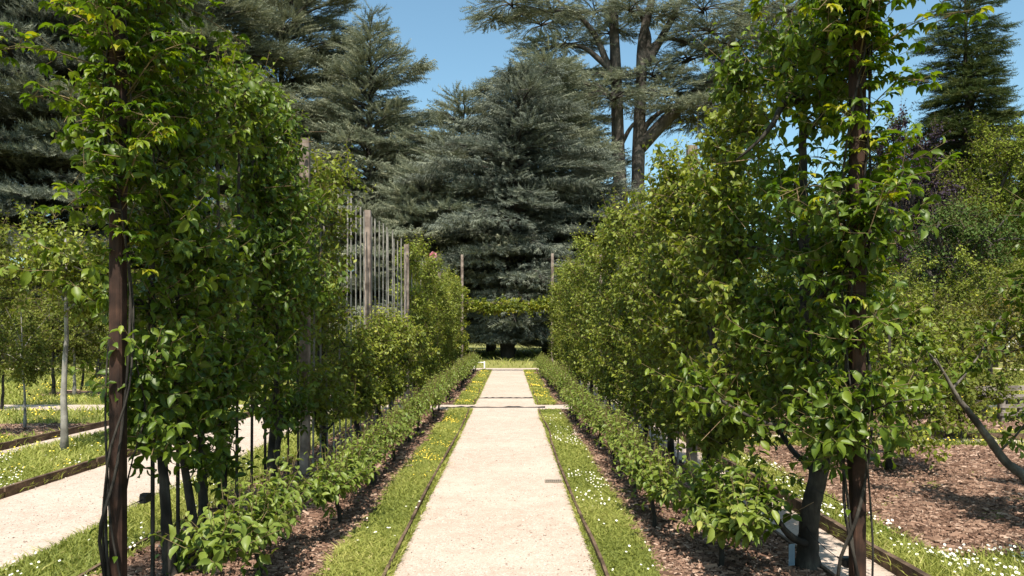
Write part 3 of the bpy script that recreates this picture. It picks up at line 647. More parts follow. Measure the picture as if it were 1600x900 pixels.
# ------------------------------------------------------------------ vines on the two near posts
def vine(root, Ht, seed, single, spread, leafmat, n=330, z0=1.6, r=.34, ll=.085):
    rng = np.random.default_rng(seed); wd = MB(); lv = Leaves(); lines = []
    for k in range(5):
        zt = np.linspace(-.02, Ht, 40); ph = rng.uniform(0, 6.28); tw = rng.uniform(1.2, 2.6) * rng.choice([-1, 1]); rad = .062 + .02 * rng.random() + .10 * np.exp(-((zt - rng.uniform(.3, 1.2)) / .25) ** 2) * rng.random()
        p = np.column_stack([np.cos(zt * tw + ph) * rad, np.sin(zt * tw + ph) * rad, zt]); tube(wd, p, np.linspace(.010, .005, 40) * rng.uniform(.5, 1.2), 5, 0, .15, rng); lines.append((p, 1))
    for k in range(44):             # side canes
        z = rng.uniform(z0, Ht); a = rng.uniform(0, 6.28); l = rng.uniform(.2, 1) * r * (1.1 + .5 * (z > Ht * .7)) * spread
        b = np.array([.05 * math.cos(a), .05 * math.sin(a), z]); e = b + np.array([math.cos(a) * l, math.sin(a) * l, rng.uniform(-.2, .35)])
        p = catmull([b, (b + e) / 2 + np.array([0, 0, .08]), e], 6); tube(wd, p, np.linspace(.005, .002, 6), 4, 1); lines.append((p, 1.6))
    hi = [(p[p[:, 2] > z0 * .9] if (p[:, 2] > z0 * .9).sum() > 2 else p, w_) for p, w_ in lines]
    S, T = sample_lines(hi, n, rng, 0); a = rng.uniform(0, 6.28, n)
    D = np.column_stack([np.cos(a), np.sin(a), rng.normal(.25, .35, n)]); tip = S + nrm(D) * rng.uniform(.05, .15, n)[:, None]
    sticks(wd, S, tip, .0018, 1, .0014); hue = rng.beta(2, 2, n)
    for j in range(5):              # five leaflets hang from each leaf stalk
        an = (j - 2) * .62; E = nrm(np.cross(D, np.array([0, 0, 1.]))); d = nrm(nrm(D) * math.cos(an) + E * math.sin(an) + np.array([0, 0, -.45]) + rng.normal(0, .14, (n, 3)))
        ln = ll * (.7 + .5 * rng.random(n)) * (1 - .11 * abs(j - 2)); U = np.array([0, 0, 1.]) + .45 * nrm(D) + rng.normal(0, .25, (n, 3))
        lv.add(tip, d, U, ln, ln * rng.uniform(.42, .56, n), np.clip(hue + rng.normal(0, .1, n), 0, 1))
    # a few leaves low down
    m = 12; S, T = sample_lines([(p[:int(40 * z0 / Ht)], 1) for p, _ in lines[:5]], m, rng, 0); a = rng.uniform(0, 6.28, m); D = np.column_stack([np.cos(a), np.sin(a), rng.normal(0, .3, m)])
    lv.add(S + nrm(D) * .05, D + np.array([0, 0, -.3]), np.array([0, 0, 1.]) + rng.normal(0, .3, (m, 3)), np.full(m, ll * .8), np.full(m, ll * .42), rng.random(m) * .5)
    wd.build('vine_stem', [M['bark'], M['twig']], root); leaf_build(lv, leafmat, root, T8, 'foliage', single, (0, -.8, 0))
VG = 'climbing vines on the trellis posts'
v = thing('climbing_vine', (LX, 4.3, 0), 'bright green climbing vine wrapped round the near left post', 'climbing vine', VG); vine(v, 4.25, 301, 295, 1.0, M['vine'], 900, 2.15, .46, .074)
v = thing('climbing_vine', (RX, 4.3, 0), 'dark green climbing vine wrapped round the near right post', 'climbing vine', VG); vine(v, 4.25, 302, 295, 1.0, M['vine'], 950, 1.6, .42, .074)

# wire tensioners and tag
def tensioner(p, label, rz=0.0):
    t = thing('wire_tensioner', p, label, 'wire tensioner', 'wire tensioners on the trellis wires', rz)
    mb = MB(); box(mb, (0, 0, 0), (.042, .085, .045), 0, 0, .008); box(mb, (0, 0, .026), (.05, .05, .012), 0, 0, .004); mb.build('body', M['black'], t, False)
    mb = MB(); tube(mb, [(0, -.10, 0), (0, -.045, 0)], .004, 6); mb.build('hook', M['wire'], t)
    mb = MB(); tube(mb, [(0, .044, 0), (0, .11, 0)], .004, 6); mb.build('hook', M['wire'], t)
tensioner((LX, 4.62, .56), 'small black wire tensioner beside the near left post', .0)
tensioner((RX, 4.45, .215), 'small black wire tensioner beside the near right post')
mb = MB(); tube(mb, catmull([(RX, 4.31, .30), (RX, 4.45, .215), (1.98, 4.75, .25), (1.97, 4.95, .32)], 8), .0025, 4); tag(mb.build('guy_wire', M['wire']), 'thin wire from the near right post to the curved trunk', 'wire')
g = thing('plant_tag', at(1237, 850, 4.84), 'small blue grey tag hanging on the thick curved trunk', 'plant tag')
mb = MB(); box(mb, (0, 0, -.07), (.045, .006, .14), .2, 0, .002); mb.build('plate', M['blue'], g, False)
mb = MB(); tube(mb, [(0, 0, -.005), (.01, .02, .03), (.05, .03, .05), (.075, .06, .05)], .0018, 4); mb.build('tie', M['wire'], g)

# ------------------------------------------------------------------ low step-over apples in front of the trellises
AG = 'low trained apple plants edging the beds'
def stepover(root, seed, n=85, Ht=.42, hw=.72, tmpl=T4, single=0, outward=None, ll=.078, stems=1):
    rng = np.random.default_rng(seed); wd = MB(); lv = Leaves(); lines = []
    for s_ in range(stems):
        y0 = (s_ * .12); tr = catmull([(0, y0, -.02), (.01, y0 + .01, .1), (-.01, y0, .2), (0, y0, .30)], 8); tube(wd, tr, np.linspace(.020, .015, 8), 7, 0, .1, rng)
    for s in (-1, 1):
        p = catmull([(0, 0, .27), (rng.normal(0, .03), s * hw * .3, .33), (rng.normal(0, .03), s * hw * .7, .34), (rng.normal(0, .04), s * hw, .36)], 10); tube(wd, p, np.linspace(.014, .006, 10), 6, 0, .1, rng); lines.append((p, 1))
    S, T = sample_lines(lines, n, rng, 0); D = rng.normal(size=(n, 3)) * np.array([.9, .5, .45]) + np.array([0, 0, .75])
    shoots(lv, wd, S, D, rng.uniform(.10, .36, n) * Ht / .42, 8, ll, rng, .1, .50, .003, base_r=np.clip(rng.normal(.5, .22, n), 0, 1), tipdrop=.3, flat=.9)
    m = 16; S, T = sample_lines(lines, m, rng, 0); D = np.array([0, 0, 1.]) + rng.normal(0, .18, (m, 3)); shoots(lv, wd, S, D, rng.uniform(.3, .45, m), 8, ll * .8, rng, 0, .48, .0035, base_r=np.full(m, .85), flat=.9)
    wd.build('stem', [M['bark'], M['twig']], root); leaf_build(lv, M['apple'], root, tmpl, 'foliage', single, outward)
LHX, RHX = -1.42, 1.22
a0 = thing('apple_plant', (1.42, 4.98, 0), 'large leaved low apple plant at the near end of the right bed', 'apple plant', AG); stepover(a0, 401, 95, .42, .5, T8, 220, (-.3, -.6, .2), .105)
a1 = thing('apple_plant', (-1.62, 4.75, 0), 'low apple plant at the near end of the left bed, half in shade', 'apple plant', AG); stepover(a1, 402, 120, .45, .72, T8, 220, (.3, -.6, .2), .09)
a2 = thing('apple_plant', (RHX - .06, 5.98, 0), 'low apple plant with a bare grey stem, second on the right', 'apple plant', AG); stepover(a2, 403, 75, .40, .5, T8, 150, (-.3, -.6, .2), .085)
a3 = thing('apple_plant', (LHX, 6.1, 0), 'second low apple plant from the near end of the left bed', 'apple plant', AG); stepover(a3, 404, 105, .42, .68, T8, 150, (.3, -.6, .2), .082)
protos = []
for i, (x, y, s, l) in enumerate([(LHX, 7.6, 2, 'third low apple plant of the left bed, on a double stem'), (RHX, 7.25, 1, 'third low apple plant of the right bed'), (LHX, 9.0, 1, 'fourth low apple plant of the left bed'), (RHX, 8.7, 1, 'fourth low apple plant of the right bed')]):
    t = thing('apple_plant', (x, y, 0), l, 'apple plant', AG); stepover(t, 410 + i, 125, .42, .74, T4, 0, None, .078, s); protos.append(t)
rng = np.random.default_rng(9); k = 0
for sx, hx, st, far in ((-1, LHX, 10.45, 17.0), (1, RHX, 10.15, 17.0)):
    side = 'left' if sx < 0 else 'right'
    ys = list(np.arange(st, 14.9, 1.42)); 
    for i, y in enumerate(ys): dup(protos[(i + k) % 4], (hx + rng.normal(0, .03), y, 0), math.pi * (i % 2), (1, 1, rng.uniform(.92, 1.1)), '%s low apple plant of the %s bed, before the crossing path' % (ORD[4 + i], side))
    for i, y in enumerate(np.arange(far, 30.4, 1.42)): dup(protos[(i * 3 + k) % 4], (hx + rng.normal(0, .04), y, 0), math.pi * (i % 2), (1.05, 1, rng.uniform(1.0, 1.2)), '%s low apple plant beyond the crossing path in the %s bed' % (ORD[i], side))
    k += 2

# ------------------------------------------------------------------ leafy arch at the far end, pole posts, rose, low rail
g = thing('leafy_arch', (0, 29.6, 0), 'yellow green creeper arch spanning the far end of the path', 'garden arch')
for x in (-2.15, 1.95):
    mb = MB(); box(mb, (x, 0, 1.4), (.10, .10, 2.8), 0, 0, .01); mb.build('post', M['post'], g, False)
mb = MB(); beam(mb, (-2.15, 0, 2.78), (1.95, 0, 2.72), .07, .07); mb.build('beam', M['post'], g, False)
rng = np.random.default_rng(77); lv = Leaves(); wd = MB(); n = 1500
S0 = rng.uniform(-2.45, 2.35, n); S = np.column_stack([S0, rng.normal(0, .14, n), rng.normal(2.72, .09, n) - .10 * np.sin(S0 * 2.3) ** 2]); sidep = np.abs(S[:, 0]) > 1.75; S[sidep, 2] = rng.uniform(.6, 3.9, sidep.sum()) - .5 * np.maximum(0, 2.2 - np.abs(S[sidep, 0])); S[sidep, 1] *= 2
shoots(lv, wd, S, rng.normal(size=(n, 3)) * np.array([1, .8, .8]), rng.uniform(.1, .3, n), 7, .10, rng, -.25, .7)
wd.build('creeper_stem', [M['bark'], M['twig']], g); leaf_build(lv, M['arch'], g, T4, 'foliage')
def pole(px, d, ytop, label, mat='post'):
    p = at(px, ytop, d); mb = MB(); box(mb, (0, 0, p[2] / 2), (.11, .11, p[2]), .1, 0, .012); o = mb.build('pole', M[mat], None, False); o.location = (p[0], d, 0); tag(o, label, 'pole', 'tall poles at the far arch')
pole(722, 31.6, 398, 'reddish pole rising above the far left end of the arch'); pole(863, 31.6, 396, 'thin reddish pole rising above the far right end of the arch')
g = thing('climbing_rose', (LX + .2, 20.8, 0), 'climbing rose with one pink bloom on the far left trellis', 'rose')
rp = at(677, 399, 20.8) - np.array(g.location); mb = MB(); tube(mb, catmull([(0, 0, 0), (.04, .05, 1.5), (-.05, 0, 2.9), tuple(rp)], 16), np.linspace(.014, .005, 16), 5); mb.build('stem', M['twig'], g)
mb = MB(); rng = np.random.default_rng(3); n = 26
q = rng.normal(size=(n, 3)) + np.array([0, -.4, .5]); q = nrm(q); D = nrm(q + rng.normal(0, .3, (n, 3))); S = nrm(np.cross(D, rng.normal(size=(n, 3)))); put(mb, L8V, L8F, rp + q * .02, S, D, np.cross(S, D), np.full(n, .10), np.full(n, .10), rng.random(n)); mb.build('bloom', M['pink'], g)
lv = Leaves(); n = 26; t = rng.uniform(2.4, rp[2], n); S = np.column_stack([np.interp(t, [0, 2.9, rp[2]], [0, -.05, rp[0]]), np.zeros(n), t]); shoots(lv, None, S, rng.normal(size=(n, 3)), rng.uniform(.1, .3, n), 6, .06, rng); leaf_build(lv, M['pear_far'], g, T4, 'foliage')
g = thing('low_rail', (-1.14, 32.9, 0), 'low white post with a short rail beside the far path end', 'low rail')
mb = MB(); box(mb, (0, 0, .15), (.06, .06, .30), 0, 0, .008); mb.build('post', M['white'], g, False)
mb = MB(); beam(mb, (-.42, 0, .26), (-.03, 0, .26), .035, .035); mb.build('rail', M['white'], g, False)
mb = MB(); box(mb, (-.45, 0, .15), (.06, .06, .30), 0, 0, .008); mb.build('post', M['white'], g, False)

# ------------------------------------------------------------------ broadleaf trees
def dtree(root, Ht, th, rad, n, seed, leafmat, ll=.08, k=7, tr=.05, bark='bark', tmpl=T4, wr=.58, limbs=9, gap=.0, lean=(0, 0), flat=.5, sl=(.12, .4), zc=None, wind=1.0):
    """trunk, limbs reaching to an ellipsoid crown of half-axes rad, leafy shoots along the outer limbs"""
    rng = np.random.default_rng(seed); wd = MB(); lv = Leaves(); rx, ry, rz = rad; cz = Ht - rz if zc is None else zc
    zt = np.linspace(-.03, th + (Ht - th) * .7, 12); tp = np.column_stack([np.cumsum(rng.normal(0, .012 * Ht / 3, 12)) + lean[0] * zt / Ht, np.cumsum(rng.normal(0, .012 * Ht / 3, 12)) + lean[1] * zt / Ht, zt])
    tube(wd, tp, tr * (1 - .7 * np.linspace(0, 1, 12)) * (1 + .35 * np.exp(-np.arange(12) / 1.2)), 9, 0, .06, rng); lines = []; top = tp[-1]
    cx, cy = np.interp(cz, tp[:, 2], tp[:, 0]), np.interp(cz, tp[:, 2], tp[:, 1])
    for i in range(limbs):
        a = i * 2.4 + rng.uniform(-.4, .4); u = rng.uniform(-.75, .95); rr = math.sqrt(1 - u * u); sc = rng.uniform(.72, 1.05)
        e = np.array([cx + rx * rr * math.cos(a) * sc, cy + ry * rr * math.sin(a) * sc, cz + rz * u * sc]); zb = min(th + (e[2] - th) * rng.uniform(.1, .6), zt[-1]); zb = max(zb, th * .9)
        b = np.array([np.interp(zb, tp[:, 2], tp[:, 0]), np.interp(zb, tp[:, 2], tp[:, 1]), zb]); p = catmull([b, b + (e - b) * .4 + np.array([0, 0, .06 * Ht / 3]), b + (e - b) * .75, e], 8)
        tube(wd, p, np.linspace(tr * .42, tr * .08, 8), 5); lines.append((p[2:], .8))
        for _ in range(5):
            q = p[rng.integers(2, 8)]; e2 = q + rng.normal(size=3) * np.array([rx, ry, rz]) * .34; v_ = (e2 - (cx, cy, cz)) / np.array([rx, ry, rz]); m_ = np.linalg.norm(v_)
            if m_ > 1.08: e2 = np.array([cx, cy, cz]) + (e2 - (cx, cy, cz)) / m_ * 1.05
            l = catmull([q, (q + e2) / 2 + np.array([0, 0, .02 * Ht]), e2], 5); tube(wd, l, np.linspace(tr * .16, tr * .05, 5), 4); lines.append((l, 1.2))
    S, T = sample_lines(lines, n, rng, .1); D = rng.normal(size=(n, 3)) + np.array([0, 0, .4]) + .5 * T
    out = nrm((S - (cx, cy, cz)) / np.array([rx, ry, rz])); D = D + .6 * out
    hue = np.clip(.42 + .2 * rng.normal(size=n) + .12 * np.sin(S[:, 2] * 9 / Ht + S[:, 0] * 7 / Ht), 0, 1)
    shoots(lv, wd, S, D, rng.uniform(sl[0], sl[1], n), k, ll, rng, .12, wr, .0025 * ll / .07, base_r=hue, flat=flat)
    wd.build('trunk', [M[bark], M['twig']], root); leaf_build(lv, M[leafmat], root, tmpl, 'crown')
OG = 'small orchard trees in the garden'
def orchard(px, pyb, top, rad, n, seed, label, mat='orchard', th=None, tr=.04, bark='bark', ll=.08, d=None, cat='orchard tree', name='orchard_tree', **kw):
    """tree whose foot is at the pixel (px, pyb) on the ground, top at pixel row top"""
    d = H * F / (pyb - 519.0) if d is None else d; x = (px - 797) * d / F; Ht = H - (top - 519) * d / F
    t = thing(name, (x, d, 0), label, cat, OG); dtree(t, Ht, Ht * .45 if th is None else th, rad, n, seed, M and mat, ll, 7, tr, bark, **kw); return t
# left garden
orchard(103, 708, 322, (.62, .62, .72), 800, 501, 'standard tree with pale slim trunk and round crown in daisy grass', 'pear_far', 1.85, .045, 'pale_bark', .088)
orchard(38, 671, 450, (.55, .55, .75), 300, 502, 'young thin pale stemmed tree on the left wood chip patch', 'orchard', 1.0, .022, 'pale_bark')
orchard(-30, 690, 335, (.62, .6, .75), 420, 503, 'standard tree cut by the left picture edge', 'orchard', 1.8, .04, 'bark')
orchard(3, 640, 455, (.7, .7, 1.0), 420, 504, 'bushy orchard tree with dark thin trunk at the far left', 'orchard', 1.0, .03, 'bark')
orchard(84, 621, 462, (1.0, .9, 1.15), 560, 505, 'orchard tree with thin dark stem behind the standard tree', 'orchard', 1.2, .045, 'bark')
orchard(116, 620, 470, (.75, .7, .9), 420, 506, 'small orchard tree with pale stem just right of the dark stem', 'orchard', 1.3, .04, 'pale_bark')
orchard(128, 610, 475, (.6, .6, .9), 340, 507, 'slim leafy orchard tree behind the standard tree', 'orchard', .9, .035, 'bark')
orchard(158, 593, 455, (1.3, 1.2, 1.25), 620, 508, 'rounded dark tree on a stout stump like trunk, left garden', 'pear_far', 1.2, .19, 'bark', .10)
for i, (px, pyb, top, r) in enumerate([(-40, 600, 455, 1.5), (30, 590, 455, 1.4), (70, 586, 450, 1.6), (205, 592, 450, 1.5), (262, 598, 440, 1.3), (330, 604, 450, 1.2), (400, 600, 450, 1.3)]):
    orchard(px, pyb, top, (r, r, 1.5), 620, 520 + i, '%s of the leafy orchard trees along the far left path, counted from the left' % ORD[i], 'orchard', .75, .05, 'bark', .11, sl=(.15, .5))
# right garden
orchard(1392, 737, 440, (.85, .8, 1.1), 620, 541, 'bushy fruit tree standing in the big wood chip bed', 'pear_far', .62, .04, 'bark', .078)
orchard(1500, 690, 500, (.8, .75, .75), 480, 542, 'low pale green fruit bush behind the chip bed on the right', 'orchard', .5, .035, 'bark', .08)
orchard(1440, 655, 455, (1.1, 1, 1.0), 620, 543, 'yellowish green fruit tree left of the bench', 'orchard', .7, .045, 'bark', .085)
orchard(1570, 642, 455, (1.2, 1.1, .75), 560, 544, 'orange tinted shrub above the bench on the right', 'orange', 1.1, .045, 'bark', .085)
orchard(1665, 640, 440, (1.0, 1, 1.1), 480, 545, 'pale fruit tree at the right picture edge behind the bench', 'orchard', .8, .045, 'bark', .085)
orchard(1330, 640, 430, (1.2, 1.1, 1.2), 620, 546, 'fruit tree behind the near right post', 'pear_far', .7, .05, 'bark', .09)
orchard(1225, 642, 430, (1.1, 1.1, 1.3), 560, 547, 'fruit tree seen through the right trellis beside the curved trunk', 'pear_far', .8, .05, 'bark', .09)
orchard(1120, 628, 430, (1.1, 1.1, 1.3), 520, 548, 'fruit tree seen through the right trellis farther along', 'pear_far', .9, .05, 'bark', .09)
for i, (px, pyb, top, r) in enumerate([(1160, 596, 380, 1.9), (1270, 602, 400, 1.7), (1370, 600, 390, 1.9), (1460, 598, 395, 1.9), (1545, 604, 400, 1.8), (1640, 600, 385, 2.0)]):
    orchard(px, pyb, top, (r, r, 2.0), 760, 560 + i, '%s of the larger leafy trees behind the right orchard, counted from the left' % ORD[i], 'pear_far' if i % 2 else 'orchard', .8, .07, 'bark', .12, sl=(.15, .55))
# tree leaning in from the right edge, its bare limb in the picture
g = thing('leaning_apple', (5.7, 6.9, 0), 'leaning fruit tree whose bare curved limb reaches in from the right', 'fruit tree', OG)
rng = np.random.default_rng(81); wd = MB(); lv = Leaves(); b = np.array([5.7, 6.9, 0]); lines = []
limb = catmull([(0, 0, -.03), (-.12, 0, .12), at(1640, 790, 6.7) - b, at(1600, 745, 6.6) - b, at(1568, 718, 6.6) - b, at(1545, 685, 6.6) - b, at(1515, 645, 6.6) - b, at(1497, 622, 6.6) - b, at(1478, 588, 6.6) - b, at(1462, 560, 6.6) - b], 30)
tube(wd, limb, np.linspace(.05, .006, 30) + .008 * np.sin(np.linspace(0, 3.14, 30)), 10, 0, .12, rng); lines.append((limb[20:], .5))
for s_, e_ in [((0, 0, .05), (-.15, .2, 2.2)), ((-.1, .05, 1.0), (-.75, .1, 1.75)), ((-.1, .05, .8), (.7, .2, 1.9)), ((-.12, .1, 1.3), (-.5, -.4, 2.3)), ((-.12, .1, 1.2), (.3, .6, 2.4)), (limb[24], limb[24] + np.array([.5, .1, .65])), (limb[27], limb[27] + np.array([-.35, .1, .35])), (limb[14], limb[14] + np.array([.30, -.1, .45]))]:
    s_, e_ = np.array(s_), np.array(e_); p = catmull([s_, s_ + (e_ - s_) * .5 + rng.normal(0, .06, 3), e_], 8); tube(wd, p, np.linspace(.03 if e_[2] > 1.9 else .012, .006, 8), 6, 0, .1, rng); lines.append((p[2:], 1.4))
n = 170; S, T = sample_lines(lines, n, rng, .1); D = rng.normal(size=(n, 3)) + np.array([0, 0, .2]); shoots(lv, wd, S, D, rng.uniform(.1, .35, n), 7, .085, rng, -.1)
wd.build('trunk', [M['limb_bark'], M['twig']], g); leaf_build(lv, M['pear'], g, T8, 'crown')

for x, y, hh, sd, lab in [(4.75, 5.35, 3.0, 591, 'fruit tree just outside the right edge, shading the chip bed'), (4.3, 3.5, 3.0, 592, 'fruit tree outside the right edge close to the camera')]:
    t = thing('orchard_tree', (x, y, 0), lab, 'orchard tree', OG); dtree(t, hh, 1.2, (.8, .8, .85), 950, sd, 'pear', .09, 7, .045, limbs=9)
# bench on the right
g = thing('timber_bench', (8.95, 13.3, 0), 'grey timber bench half hidden by leaves on the right', 'bench', None, math.radians(8))
for x in (-.30, .05, .75):
    for y, hh in ((-.22, .42), (.22, .60)):
        mb = MB(); box(mb, (x, y, hh / 2), (.075, .075, hh), 0, 0, .008); mb.build('leg', M['bench'], g, False)
for i, y in enumerate((-.2, -.07, .06, .19)):
    mb = MB(); beam(mb, (-.45, y - .02, .44), (1.0, y - .02, .44), .11, .035); mb.build('slat', M['bench'], g, False)
for z in (.16, .30):
    mb = MB(); beam(mb, (-.40, -.265, z), (.95, -.265, z), .03, .06); mb.build('rail', M['bench'], g, False)
mb = MB(); beam(mb, (-.45, .27, .57), (1.0, .27, .57), .035, .09); mb.build('backrest', M['bench'], g, False)

# ------------------------------------------------------------------ conifers
def spray_template(rng, n=13, drop=.0, width=.04):
    V, F_ = [], []
    def tri(a, b, c):
        V.extend([a, b, c]); F_.append((len(V) - 3, len(V) - 2, len(V) - 1))
    tri((-.025, 0, 0), (.025, 0, 0), (0, 1, -.06))
    for i in range(n):
        t = .06 + .9 * i / n
        for s in (-1, 1):
            l = (.36 - .2 * t) * rng.uniform(.6, 1.2); a = math.radians(rng.uniform(38, 68)); z = rng.uniform(-.6, .55) - drop
            tip = (s * l * math.sin(a), t + l * math.cos(a), l * z * .7); u = rng.uniform(-.5, .5) * width
            tri((0, t - width / 2, -u), (0, t + width / 2, u), tip)
        if i % 2 == 0:
            l = rng.uniform(.08, .2); tri((-width / 2, t, 0), (width / 2, t + .02, 0), (rng.uniform(-.08, .08), t + .1, l * (1 if drop < .3 else -1)))
    return np.array(V), [np.array(F_)]
_r = np.random.default_rng(900)
FLAT = [spray_template(_r) for _ in range(4)]; HANG = [spray_template(_r, 12, .8) for _ in range(4)]
def put_sprays(mb, P, D, L, rng, tilt=.35, templ=FLAT, hue=None, W=.6):
    N = len(P); D = nrm(D); U = np.array([0, 0, 1.]) + rng.normal(0, tilt, (N, 3)); S = nrm(np.cross(D, U)); U = np.cross(S, D); pick = rng.integers(0, len(templ), N)
    R = np.clip((rng.random(N) if hue is None else hue) , 0, 1)
    for k, (tv, tf) in enumerate(templ):
        m = pick == k
        if m.any(): put(mb, tv, tf, P[m], S[m], D[m], U[m], L[m], L[m] * W, R[m])
def plate(mb, wd, a, b, width, n, rng, droop=.1, L=(.7, 1.4), r0=.07, templ=FLAT, tilt=.35):
    """one flat layer of cedar foliage along the bough a -> b"""
    a, b = np.asarray(a, float), np.asarray(b, float); d = b - a; ln = np.linalg.norm(d); T = nrm(d); side = nrm(np.cross(T, np.array([0, 0, 1.])))
    q = np.linspace(0, 1, 7)[:, None]; c = a + d * q; c[:, 2] += ln * .10 * np.sin(q[:, 0] * 3.0) - droop * ln * q[:, 0] ** 2 * .5; c = c + side * (np.sin(q * 4 + rng.uniform(0, 6)) * ln * .03)
    if wd is not None: tube(wd, c, np.linspace(r0, .015, 7), 5)
    t = .10 + .92 * rng.random(n) ** .75; s = rng.uniform(-1, 1, n); w_ = width * np.clip(np.sin(np.clip(t, 0, 1) * 2.6 + .35), .15, 1)
    P = np.stack([np.interp(t, q[:, 0], c[:, k]) for k in range(3)], 1) + side * (s * w_)[:, None]; P[:, 2] += rng.normal(0, .07, n) - droop * np.abs(s) * w_ * .8
    D = T + side * (s * .9 + rng.normal(0, .25, n))[:, None] + np.array([0, 0, 1.]) * (rng.normal(-.02 - droop, .14, n) + .35 * np.clip(t - .8, 0, 1) * 4 * (rng.random(n) < .6))[:, None]
    put_sprays(mb, P, D, rng.uniform(L[0], L[1], n), rng, tilt, templ, np.clip(rng.normal(.5, .2, n) + .25 * (t - .5), 0, 1))
    if wd is not None:                      # side branchlets
        m = max(3, n // 9); j = rng.integers(0, n, m); tb = np.clip(t[j] - .08, 0, 1); A = np.stack([np.interp(tb, q[:, 0], c[:, k]) for k in range(3)], 1); sticks(wd, A, P[j], .022)
def cedar(root, Ht, R, nb, seed, mat, zb=1.0, prof=None, dens=1.0, droop=.12, tr=.45, up=.10, L=(.7, 1.4), lean=0.0, tilt=.35, layers=None, hang=0.0, azmask=None):
    rng = np.random.default_rng(seed); mb = MB(); wd = MB(); zt = np.linspace(-.1, Ht, 14); tp = np.column_stack([lean * zt / Ht + rng.normal(0, .05, 14), rng.normal(0, .05, 14), zt]); tube(wd, tp, np.maximum(.03, tr * (1 - zt / Ht) ** .8), 9, 0, .05, rng)
    ph = rng.uniform(0, 6.28, 2); prof = prof or (lambda u: (1 - u) ** .75 * .95 + .05)
    for i in range(nb):
        u = (i + rng.random()) / nb; z = zb + (Ht * .985 - zb) * u ** .95; a = i * 2.39996 + rng.normal(0, .25); l = R * prof(u) * rng.uniform(.7, 1.12) * (1 + .30 * math.sin(a * 2 + ph[0] + u * 9) + .24 * math.sin(a * 3 + ph[1] - u * 17))
        if layers: z = zb + (Ht - zb) * (round(u * layers) / layers) + rng.normal(0, .2) + .25 * math.sin(a * 2 + ph[1])
        if azmask and not azmask(a): continue
        b = np.array([np.interp(z, zt, tp[:, 0]), np.interp(z, zt, tp[:, 1]), min(z, Ht * .99)]); e = b + np.array([math.cos(a) * l, math.sin(a) * l, l * (up + .5 * u ** 3 + rng.normal(0, .07)) - (zb + .3 < 2) * 0])
        e[2] = max(e[2], .5); n = int(max(9, 15 * l * l ** .35 * dens)); plate(mb, wd, b, e, max(.3, l * .33), n, rng, droop, L, max(.03, .03 * l), HANG if rng.random() < hang else FLAT, tilt)
    n = int(26 * dens); put_sprays(mb, np.column_stack([np.full(n, tp[-1][0]) + rng.normal(0, .1, n), rng.normal(0, .1, n), Ht - rng.random(n) * .9]), rng.normal(size=(n, 3)) * np.array([.5, .5, .2]) + np.array([0, 0, .8]), rng.uniform(.4, .9, n), rng)
    wd.build('trunk', M['cedar_bark'], root); mb.build('crown', M[mat], root, False)
CG = 'conifers beyond the garden'
def conifer(px, top, d, label, R, nb, seed, mat, name='cedar_tree', cat='cedar', **kw):
    x = (px - 797) * d / F; Ht = H - (top - 519) * d / F; t = thing(name, (x, d, 0), label, cat, CG); cedar(t, Ht, R, nb, seed, mat, **kw); return t
conifer(578, 30, 50, 'pointed grey green cedar left of the sky gap', 6.2, 190, 601, 'cedar', zb=1.2, prof=lambda u: .10 + .90 * (1 - u) ** .75, droop=.16, hang=.35, dens=.75, up=.14)
conifer(440, -70, 54, 'tall broad dark cedar left of the pointed one', 7.6, 190, 602, 'cedar', zb=2.0, prof=lambda u: .45 + .55 * (1 - u) ** .7 - .3 * u ** 6, droop=.12, layers=14, dens=1.1)
conifer(270, -160, 47, 'massive cedar behind the near left trellis', 8.6, 180, 603, 'cedar', zb=3.0, prof=lambda u: .55 + .45 * (1 - u) ** .7, layers=14)
conifer(55, -120, 42, 'huge spreading cedar in the upper left corner', 8.6, 200, 604, 'blue_cedar', zb=2.6, prof=lambda u: .62 + .38 * (1 - u) ** .7 - .2 * u ** 6, layers=14, dens=1.1)
conifer(792, 128, 46, 'dark bluish cedar hanging low behind the arch', 6.2, 170, 605, 'blue_cedar', zb=.9, prof=lambda u: (.26 + .74 * (1 - u) ** .6 - .1 * u ** 8) * min(1, .5 + 3.5 * u), droop=.26, hang=.5, up=.08, dens=.72, lean=.8)
conifer(856, 92, 50, 'dark shaggy cedar right of the bluish one, before the bare stems', 5.0, 170, 612, 'cedar', zb=1.2, prof=lambda u: (.30 + .70 * (1 - u) ** .6) * min(1, .6 + 3 * u), droop=.22, hang=.45, up=.06, dens=.72)
conifer(722, 176, 50, 'grey cedar with long level boughs left of the bluish one', 6.2, 140, 613, 'cedar', zb=1.2, prof=lambda u: .4 + .6 * (1 - u) ** .6 - .2 * u ** 8, droop=.2, hang=.35, up=.10, dens=.75, layers=11)
conifer(895, 120, 59, 'shaggy cedar standing behind the bare cedar stems', 5.0, 120, 614, 'cedar', zb=1.5, prof=lambda u: .3 + .7 * (1 - u) ** .6, droop=.2, hang=.4, dens=.8)
conifer(640, 250, 55, 'dark cedar filling between the pointed one and the middle', 6.0, 110, 615, 'cedar', zb=1.5, prof=lambda u: .3 + .7 * (1 - u) ** .6, droop=.18, hang=.4, dens=.8)
conifer(672, 262, 47, 'smaller feathery cedar in the middle below the sky gap', 5.4, 130, 606, 'cedar', zb=.8, prof=lambda u: .12 + .88 * (1 - u) ** .7, droop=.2, hang=.35, dens=.8)
conifer(925, 290, 47, 'low drooping cedar right of the path end', 5.0, 110, 607, 'blue_cedar', zb=.9, prof=lambda u: .2 + .8 * (1 - u) ** .6, droop=.22, hang=.4)
